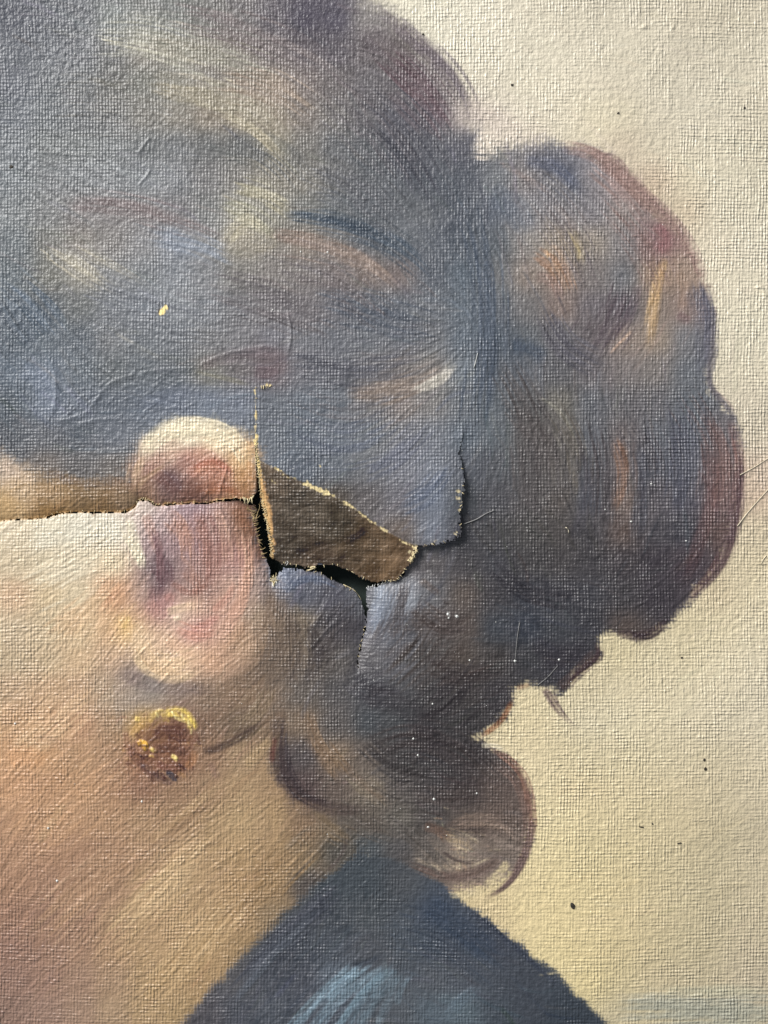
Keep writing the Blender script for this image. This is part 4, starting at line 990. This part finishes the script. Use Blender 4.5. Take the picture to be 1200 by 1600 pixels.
jag = noise(1.0) * 0.8 + noise(2.5) * 0.7
g_jag = nearest(jag, FXc, FYc)
f_gap = sdf_poly(GAP, FXc, FYc) + g_jag
f_flap = sdf_poly(FLAP, FXc, FYc)
f_flapj = f_flap + np.where((FYc > 690), g_jag * np.where((FXc > 640), 1.5, 0.9), 0)
f_ys = np.interp(FXc, SX, SY)
slit_w = np.interp(FXc, [-300, 0, 50, 80, 100, 180, 205, 212, 218, 232, 242, 255, 325, 337, 367, 385, 403], [1.2, 1.2, 1.0, 1.6, 1.9, 1.8, 1.8, 3.6, 3.4, 2.2, 1.0, 0.9, 1.0, 2.4, 3.2, 5.0, 8.0]) * 0.5
slit = (np.abs(FYc - f_ys + slit_w * 0.4) + g_jag * 0.6 < slit_w * 0.8 + 0.2) & (FXc < 402)
notch = (FYc > f_ys) & (FXc > 372) & (FXc < 403) & (FYc < f_ys + (FXc - 372) * 0.45 + g_jag)
hole = (f_gap < 0.3) | slit | notch
cut_l = (np.abs(FXc - np.interp(FYc, [604, 690, 712, 740, 770], [399, 398.5, 400, 402, 404])) < np.interp(FYc, [600, 690, 740, 770], [0.0, 0.5, 1.2, 2.2])) & (FYc > 604) & (FYc < 785)
strip = (f_flap < 0) & (f_flap > -42) & (FYc > 700) & (FXc > 600)
strip |= (f_flap < 0) & (f_flap > -25) & (FXc > 640) & (FYc > 665)
m_flap = (f_flapj < 0)
m_canvas = ~hole & ~cut_l & ((~m_flap) | strip)
m_canvas &= ~((f_flap < 4) & (FXc < 470) & (FYc > 770) & (f_gap < 3) & (FXc > 410) & (FYc < 888))
in_l = sdf_poly(LTONGUE, FXc, FYc) < 0
in_r = (sdf_poly(RTONGUE, FXc, FYc) < 0) & ~in_l
in_e = sdf_poly(EARRING, FXc, FYc) + g_jag < 0

# rim of the sheet is turned down over the stretcher
edge = np.minimum(np.minimum(VX + 170, 1370 - VX), np.minimum(VY + 170, 1770 - VY))
rim = -12.0 * (1 - sstep(0, 14, edge))
above_v = (VY < np.interp(VX, SX, SY)) & (VX < 402)
ZCv = sample(ZC, VX, VY) + rim
# the slit is a jump: take heights from either side without smoothing across it
zup = np.where((GX < 425), REL + (-7.5 * np.exp(-np.maximum(ys - GY, 0) / 13) + 5.0 * sstep(320, 390, GX) * np.exp(-np.maximum(ys - GY, 0) / 30)) * wslit, ZC)
nearslit = (np.abs(VY - np.interp(VX, SX, SY)) < 3) & (VX < 400)
ZCv = np.where(nearslit & above_v, sample(zup, VX, VY), ZCv)

canvas = sheet('canvas', m_canvas & ~in_l & ~in_r & ~in_e, ZC, painting, exact_z=ZCv)
canvas['label'] = 'main sheet of painted linen with a slit across the ear'
flap_alb = alb
low = field(FLAP_LOW, eps=14)
ecs = crack_side(GX, GY) - 4.0 * np.sin((GX - 408) / 77.0)
# true side of the crack polyline
CR = np.array(CRACK, np.float32)
cry = np.interp(GX, CR[:, 0], CR[:, 1])
lo = sstep(-1.5, 1.5, GY - cry + n_fine * .6)
low = low * np.array([0.98, 0.95, .90], np.float32) * (1 + 0.07 * n_mid + 0.06 * noise(16, 3) + 0.05 * streak)[..., None]
base_low = albedo(over(img, low, lo * 0.95) + (thread * 5 * lo)[..., None])
flap_alb = np.where((d_flap < 6)[..., None], base_low, alb)
flap_bare = bare_map.copy()
def loss(pts, w, c, op=1.0):
    r = near(pts, w)
    sl, D, T, SG, L = r; w = w * 0.85
    a = sstep(1.0, 0.75, (D + n_fine[sl] * 0.9 + np.abs(n_mid[sl]) * 1.0 - thread[sl] * .7) / w) * op
    flap_alb[sl] += (lin(c) - flap_alb[sl]) * a[..., None]
    flap_bare[sl] = np.maximum(flap_bare[sl], a); ZF[sl] -= 0.5 * a
LO = (220, 200, 150)
for p, w in [([(480,757),(494,763),(510,770)],5.4),([(494,764),(510,770),(522,776)],3.0),([(470,753),(482,759)],2.6),([(537,784),(546,790),(552,793)],2.8),([(562,801),(575,811)],2.6),([(580,814),(588,820)],2.8),([(595,824),(602,829)],2.2),([(455,745),(466,751)],1.6),
             ([(412,722),(424,728)],1.5),([(430,731),(440,736)],1.4),([(443,741),(452,747)],1.9),([(425,751),(428,755)],1.9),([(603,830),(625,842)],1.1),([(620,840),(632,848),(646,855)],1.5),([(500,727),(501,733)],.9)]:
    loss(p, w, LO)
EDG = curve([(640,880),(650,858),(668,852),(700,844),(720,829),(718,805),(722,776),(722,745)], 3.0)
for k in range(26):                      # chips out of the paint along the torn edge
    x, y = EDG[random.randrange(len(EDG))] + np.array([random.gauss(-1.5, 2), random.gauss(-1.5, 2)])
    loss([(x, y), (x + random.uniform(-3, 3), y + random.uniform(-3, 3))], random.uniform(1.0, 2.6), (206, 190, 150), random.uniform(.4, .95))
loss(CRACK, .9, (150,136,108), .3)
# raw edge of the flap beside the hole: paint worn off, orange ground
lx = np.interp(GY, [600, 690, 712, 740, 768, 783, 804, 832, 850, 872, 900], [399, 398.5, 400, 402, 404, 408.5, 413, 418, 421, 422, 423]).astype(np.float32)
wd = np.interp(GY, [600, 680, 700, 725, 760, 790, 815, 840, 862, 876], [0, 1, 3, 5, 9, 12, 10, 8, 5, 0]).astype(np.float32)
a = sstep(1.5, -1.5, GX - lx - wd + n_fine * 1.2 + n_mid * .8) * (wd > 0)
tanf = np.array([206, 170, 116], np.float32) + (np.clip(n_fine, -2, 2) * .7 + thread * .8)[..., None] * np.array([18, 20, 18], np.float32)
tanf = over(tanf, np.broadcast_to(np.array([176, 132, 86], np.float32), tanf.shape), np.clip(sstep(2, 9, GX - lx) * 0.7, 0, 1))
tanf = over(tanf, np.broadcast_to(np.array([236, 214, 150], np.float32), tanf.shape), sstep(760, 715, GY) * .8)
m = (a * (d_flap < 6)).astype(np.float32)
flap_alb += (lin(np.clip(tanf, 0, 255)) - flap_alb) * m[..., None]
flap_bare = np.maximum(flap_bare, m)
flap = sheet('torn_flap', m_flap & ~cut_l, ZF, painting, color=flap_alb, bare=flap_bare)
flap['label'] = 'large lifted flap of canvas behind the ear, cracked diagonally'
lt = sheet('torn_flap', m_canvas & in_l & ~strip, ZC, painting)
lt['label'] = 'rounded dark tongue of torn canvas below the hole'
rt = sheet('torn_flap', m_canvas & in_r, ZC, painting)
rt['label'] = 'pale blue grey corner of torn canvas right of the hole'
er = sheet('earring', m_canvas & in_e, ZC, canvas)
er['label'] = 'thickly painted round brown and gold earring'

# ------------------------------------------------------------------ threads, lint and dirt
from mathutils import Vector
def tube_data(pts, r0, r1, sides=4):
    P = [Vector(p) for p in pts]
    vs, fs = [], []
    for i, p in enumerate(P):
        d = (P[min(i + 1, len(P) - 1)] - P[max(i - 1, 0)]).normalized()
        a = d.orthogonal().normalized(); b = d.cross(a)
        r = r0 + (r1 - r0) * i / (len(P) - 1)
        for k in range(sides):
            t = 2 * math.pi * k / sides
            vs.append(tuple(p + a * (r * math.cos(t)) + b * (r * math.sin(t))))
    for i in range(len(P) - 1):
        for k in range(sides):
            fs.append((i * sides + k, i * sides + (k + 1) % sides, (i + 1) * sides + (k + 1) % sides, (i + 1) * sides + k))
    fs.append(tuple(reversed(range(sides)))); n = (len(P) - 1) * sides
    fs.append(tuple(range(n, n + sides)))
    return vs, fs

def tubes(name, lst, mat, parent):
    V, F = [], []
    for pts, r0, r1 in lst:
        v, f = tube_data(pts, r0 * S, r1 * S)
        o = len(V); V += v; F += [tuple(i + o for i in g) for g in f]
    me = bpy.data.meshes.new(name); me.from_pydata(V, [], F); me.update()
    me.polygons.foreach_set('use_smooth', [True] * len(me.polygons))
    return link_mesh(name, me, mat, parent)

def zat(a, x, y):
    return float(sample(a, np.array([x], np.float32), np.array([y], np.float32))[0])

def fringe(path, zr, spacing, length, dirv, spread=0.5, dz=-0.3, lift=0.0, back=2.0, rad=(0.75, 0.3), skip=0.0):
    C = curve(path, 2.0); out = []
    seg = np.hypot(*np.diff(C, axis=0).T); L = np.concatenate([[0], np.cumsum(seg)])
    s = random.uniform(0, spacing)
    while s < L[-1]:
        x = float(np.interp(s, L, C[:, 0])); y = float(np.interp(s, L, C[:, 1]))
        s += spacing * random.uniform(0.4, 1.6)
        if random.random() < skip: continue
        a = math.atan2(dirv[1], dirv[0]) + random.gauss(0, spread)
        l = random.uniform(*length)
        bx, by = x - math.cos(a) * back, y - math.sin(a) * back
        z = zat(zr, bx, by) + lift
        bend = random.gauss(0, 0.35); pts = []
        for t in (0, .35, .7, 1.0):
            aa = a + bend * t
            pts.append(W(bx + math.cos(aa) * (l + back) * t, by + math.sin(aa) * (l + back) * t, z + dz * l * t * t))
        k = random.uniform(.7, 1.25)
        out.append((pts, rad[0] * k, rad[1] * k))
    return out

ZUP = zup
up_edge = [(float(x), float(np.interp(x, SX, SY)) - 2.0) for x in range(60, 212, 8)]
up_edge2 = [(float(x), float(np.interp(x, SX, SY)) - 2.0) for x in range(228, 384, 8)]
lst = fringe(up_edge, ZUP, 13, (1.5, 5), (0.1, 1), .5, -.2, .3, rad=(.5, .25)) + fringe(up_edge2, ZUP, 13, (1.5, 5), (0.1, 1), .5, -.2, .3, rad=(.5, .25)) + fringe([(380, 778), (388, 781), (397, 775)], ZUP, 2.0, (5, 9), (.05, 1), .25, -.1, .4, rad=(.9, .4)) \
    + fringe([(212, 786), (222, 779), (236, 783), (246, 790)], ZUP, 4, (3, 7), (-.2, 1), .7, -.1, .4, rad=(.6, .3))
tag(tubes('frayed_threads', lst, M_thread, canvas), 'short frayed linen threads along the slit above the ear', kind='stuff')
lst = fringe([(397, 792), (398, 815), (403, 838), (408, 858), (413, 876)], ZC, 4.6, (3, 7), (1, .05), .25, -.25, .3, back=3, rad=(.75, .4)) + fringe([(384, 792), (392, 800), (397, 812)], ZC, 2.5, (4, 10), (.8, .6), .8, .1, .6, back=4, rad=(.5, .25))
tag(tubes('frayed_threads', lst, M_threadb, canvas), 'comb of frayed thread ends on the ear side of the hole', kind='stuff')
lst = fringe([(400, 612), (400, 650), (399, 690)], ZF, 15, (.5, 2.5), (-1, .3), .9, .1, .4, back=2, rad=(.8, .4)) + fringe([(399, 688), (401, 715), (404, 745), (406, 770)], ZF, 3.2, (1, 4), (-.8, .5), .8, .05, .6, back=3, rad=(.7, .4)) \
    + fringe([(408, 783), (413, 804), (418, 832), (421, 850), (422, 868)], ZF, 2.8, (1, 3), (-1, .1), .6, -.1, .4, back=4, rad=(.7, .4)) + fringe([(407, 605), (424, 603)], ZF, 3, (2, 4), (0, 1), .3, .1, .7, back=2, rad=(1., .5))
tag(tubes('frayed_threads', lst, M_thread, flap), 'tan frayed threads down the left edge of the flap', kind='stuff')
lst = fringe([(435, 879), (462, 884), (490, 887), (523, 883), (550, 894), (575, 907)], ZF, 12, (1, 4), (.1, 1), .8, -.1, .2, back=2, rad=(.8, .4)) + fringe([(600, 909), (622, 905), (634, 888)], ZF, 5, (1.5, 4), (.5, 1), .6, -.1, .3, back=2, rad=(.8, .4)) \
    + fringe([(640, 878), (646, 871), (650, 858)], ZF, 1.0, (2, 5), (.6, .7), .9, 0, .8, back=5, rad=(.9, .45)) + fringe([(654, 853), (680, 850), (706, 843)], ZF, 11, (1.5, 4), (.3, 1), .5, -.1, .3, back=2, rad=(.8, .35)) \
    + fringe([(720, 830), (717, 805), (721, 780), (723, 755), (721, 730)], ZF, 22, (1, 3.5), (1, .2), .6, -.1, .1, back=1, rad=(.9, .4))
tag(tubes('frayed_threads', lst, M_thread, flap), 'pale thread ends along the lower edge of the flap', kind='stuff')
lst = fringe([(459, 891), (494, 895), (527, 910), (554, 926)], ZC, 20, (2, 4), (.3, -1), .8, .05, .3, back=2, rad=(.7, .4)) + fringe([(425, 911), (429, 905), (431, 900)], ZC, 1.6, (4, 8), (.2, -1), .5, .15, .6, back=6, rad=(.8, .4)) \
    + fringe([(570, 978), (568, 992), (564, 1006), (561, 1022), (560, 1036)], ZC, 9, (1, 3), (.3, .8), .9, .2, .8, back=2, rad=(.6, .35))
tag(tubes('frayed_threads', lst, M_thread, lt), 'loose thread ends round the dark tongue of canvas', kind='stuff')
lst = fringe([(573, 918), (587, 915), (600, 911), (615, 906)], ZC, 3.5, (1, 3), (0, -1), .6, 0, .4, back=2, rad=(.7, .4))
tag(tubes('frayed_threads', lst, M_dust, rt), 'whitish thread ends on the pale corner of canvas', kind='stuff')
# single threads one can pick out
def one(name, pts, zr, r, mat, parent, lift=1.2):
    C = curve(pts, 4.0)
    return tubes(name, [([W(float(x), float(y), zat(zr, x, y) + lift) for x, y in C], r, r * .6)], mat, parent)
one('frayed_thread', [(536, 914), (550, 921), (558, 928), (564, 938)], ZC, .7, M_thread, lt, .8)
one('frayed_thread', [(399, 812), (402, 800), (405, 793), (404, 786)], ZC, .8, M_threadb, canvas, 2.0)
one('frayed_thread', [(446, 884), (449, 880), (447, 877), (444, 882)], ZF, .6, M_dust, flap, .8)
one('frayed_thread', [(484, 888), (489, 886), (493, 888)], ZF, 2.0, M_thread, flap, .2)
one('frayed_thread', [(480, 892), (486, 890), (491, 888)], ZC, 1.6, M_thread, lt, .6)

def fibre(pts, r, mat, label, zr=None, lift=0.9):
    o = one('lint_fibre', pts, ZC if zr is None else zr, r, mat, None, lift)
    return tag(o, label, 'fibre', 'lint fibres lying on the canvas')
fibre([(724, 819), (745, 811), (760, 802), (773, 797)], .95, M_hairf, 'grey lint fibre sticking out from the right edge of the large flap', None, 1.6)
fibre([(740, 575), (743, 565), (746, 552)], .7, M_dust, 'short white lint fibre standing alone above the large flap')
fibre([(1152, 822), (1172, 796), (1204, 760)], .75, M_cream, 'long cream lint fibre slanting right of the bun, the lower of two')
fibre([(1156, 742), (1178, 730), (1206, 712)], .7, M_cream, 'long cream lint fibre slanting right of the bun, the upper of two')
fibre([(812, 973), (808, 1000), (805, 1032)], .5, M_hairf, 'thin upright grey lint fibre in the dark lower hair')
fibre([(840, 1071), (856, 1058), (872, 1040)], .5, M_hairf, 'thin slanting grey lint fibre near the notch under the bun')
fibre([(884, 824), (888, 827), (889, 833)], .9, M_cream, 'tiny curled cream lint fibre in the middle of the bun')
fibre([(1198, 868), (1192, 876), (1190, 882)], .7, M_cream, 'tiny cream lint fibre at the right edge of the picture')

import bmesh
def blob(name, x, y, rx, ry, rz, mat, zr=None, rot=0.0):
    bm = bmesh.new(); bmesh.ops.create_icosphere(bm, subdivisions=2, radius=1.0)
    z = zat(ZC if zr is None else zr, x, y)
    for v in bm.verts:
        k = 1 + random.uniform(-.28, .28)
        a, b = v.co.x * rx * k, v.co.y * ry * k
        c, s = math.cos(rot), math.sin(rot)
        v.co = ((a * c - b * s) * S, (a * s + b * c) * S, (v.co.z * rz * k + rz * .35) * S)
    me = bpy.data.meshes.new(name); bm.to_mesh(me); bm.free()
    o = link_mesh(name, me, mat); o.location = W(x, y, z)
    return o
for x, y, rx, ry, rot, lab in [(895, 1416, 3.2, 5.2, .5, 'largest dark dirt speck, on the pale ground right of the collar'), (800, 133, 2.2, 2.0, 0, 'small round dark speck on the pale ground above the bun'),
        (661, 54, 1.6, 1.6, 0, 'tiny dark speck beside the crown of the hair at the top'), (965, 178, 2.2, 1.4, .4, 'faint brown speck above the right side of the bun'), (1163, 169, 1.7, 1.9, 0, 'tiny dark speck near the upper right edge'),
        (1100, 1187, 2.0, 2.4, 0, 'brown speck right of the nape, the upper of a close pair'), (1102, 1201, 2.4, 2.6, .3, 'brown speck right of the nape, the lower of a close pair'),
        (1003, 1293, 4.2, 1.1, -.15, 'thin dark dash of dirt on the pale ground right of the curl'), (1020, 1288, 1.4, 1.5, 0, 'tiny dark dot just right of the thin dirt dash'), (1062, 1318, 3.6, 1.1, .2, 'short dark dash of dirt right of and below the thin dash'),
        (1066, 1028, 1.9, 1.6, 0, 'tiny dark speck below the lower right of the bun'), (17, 260, 3.0, 2.6, 0, 'dark speck in the hair at the left edge of the picture')]:
    tag(blob('dirt_speck', x, y, rx, ry, 1.1, M_dirt, None, rot), lab, 'speck', 'dark specks on the canvas')
V, F = [], []
spots = [(678, 1249, 2.6), (90, 1375, 2.4), (76, 1293, 1.8), (222, 1252, 1.9), (700, 960, 2.2), (714, 963, 2.2), (701, 966, 1.8), (805, 1033, 2.0), (874, 1031, 1.8), (734, 1032, 1.6), (987, 815, 1.8), (1073, 845, 1.6), (676, 1100, 1.8), (646, 1154, 1.7), (653, 1180, 1.9), (669, 1293, 1.8), (745, 1240, 1.4), (24, 1130, 2.0), (426, 484, 1.6), (512, 394, 1.8), (470, 393, 1.6), (186, 184, 1.3), (116, 83, 1.2), (45, 38, 1.2), (1018, 756, 1.6), (946, 796, 1.3)]
spots += [(random.uniform(0, 1120), random.uniform(0, 1340), random.uniform(.5, .95)) for k in range(70)]
for x, y, r in spots:
    z = zat(ZC, x, y)
    if 395 < x < 730 and 600 < y < 1045: z = zat(ZF, x, y) if y < 870 else z
    base = len(V); c = W(x, y, z + .3)
    for a, b, h in ((1, 0, 0), (-1, 0, 0), (0, 1, 0), (0, -1, 0), (0, 0, 1), (0, 0, -1)):
        k = random.uniform(.7, 1.3); V.append((c[0] + a * r * k * S, c[1] + b * r * k * S, c[2] + h * r * .7 * S))
    F += [tuple(base + i for i in f) for f in ((0, 2, 4), (2, 1, 4), (1, 3, 4), (3, 0, 4), (2, 0, 5), (1, 2, 5), (3, 1, 5), (0, 3, 5))]
me = bpy.data.meshes.new('dust_specks'); me.from_pydata(V, [], F); me.update()
tag(link_mesh('dust_specks', me, M_dust), 'fine white dust specks scattered over the dark hair', 'dust', kind='stuff')

# ------------------------------------------------------------------ stretcher, board and table
def box(name, x0, x1, y0, y1, z0, z1, mat, parent=None, bev=0.0008):
    import bmesh
    bm = bmesh.new()
    vs = [bm.verts.new((x, y, z)) for x in (x0, x1) for y in (y0, y1) for z in (z0, z1)]
    for f in ((0, 1, 3, 2), (4, 6, 7, 5), (0, 4, 5, 1), (2, 3, 7, 6), (0, 2, 6, 4), (1, 5, 7, 3)):
        bm.faces.new([vs[i] for i in f])
    bmesh.ops.recalc_face_normals(bm, faces=bm.faces)
    bmesh.ops.bevel(bm, geom=list(bm.edges), offset=bev, segments=2, affect='EDGES', profile=0.5)
    me = bpy.data.meshes.new(name); bm.to_mesh(me); bm.free()
    return link_mesh(name, me, mat, parent)

ex, ey = 770 * S - 0.001, 970 * S - 0.001
bw = 0.014; zt = Z0 - 0.0030
box('stretcher_bar', -ex, ex, ey - bw, ey, 0, zt, M_wood, painting)
box('stretcher_bar', -ex, ex, -ey, -ey + bw, 0, zt, M_wood, painting)
box('stretcher_bar', -ex, -ex + bw, -ey + bw + 0.0002, ey - bw - 0.0002, 0, zt, M_wood, painting)
box('stretcher_bar', ex - bw, ex, -ey + bw + 0.0002, ey - bw - 0.0002, 0, zt, M_wood, painting)
box('backing_board', -ex + bw + 0.0002, ex - bw - 0.0002, -ey + bw + 0.0002, ey - bw - 0.0002, 0.0, BOARD_Z, M_board, painting)
tb = box('tabletop', -0.9, 0.9, -0.7, 0.7, -0.03, -0.0001, M_table, None, 0.004)
tag(tb, kind='structure')
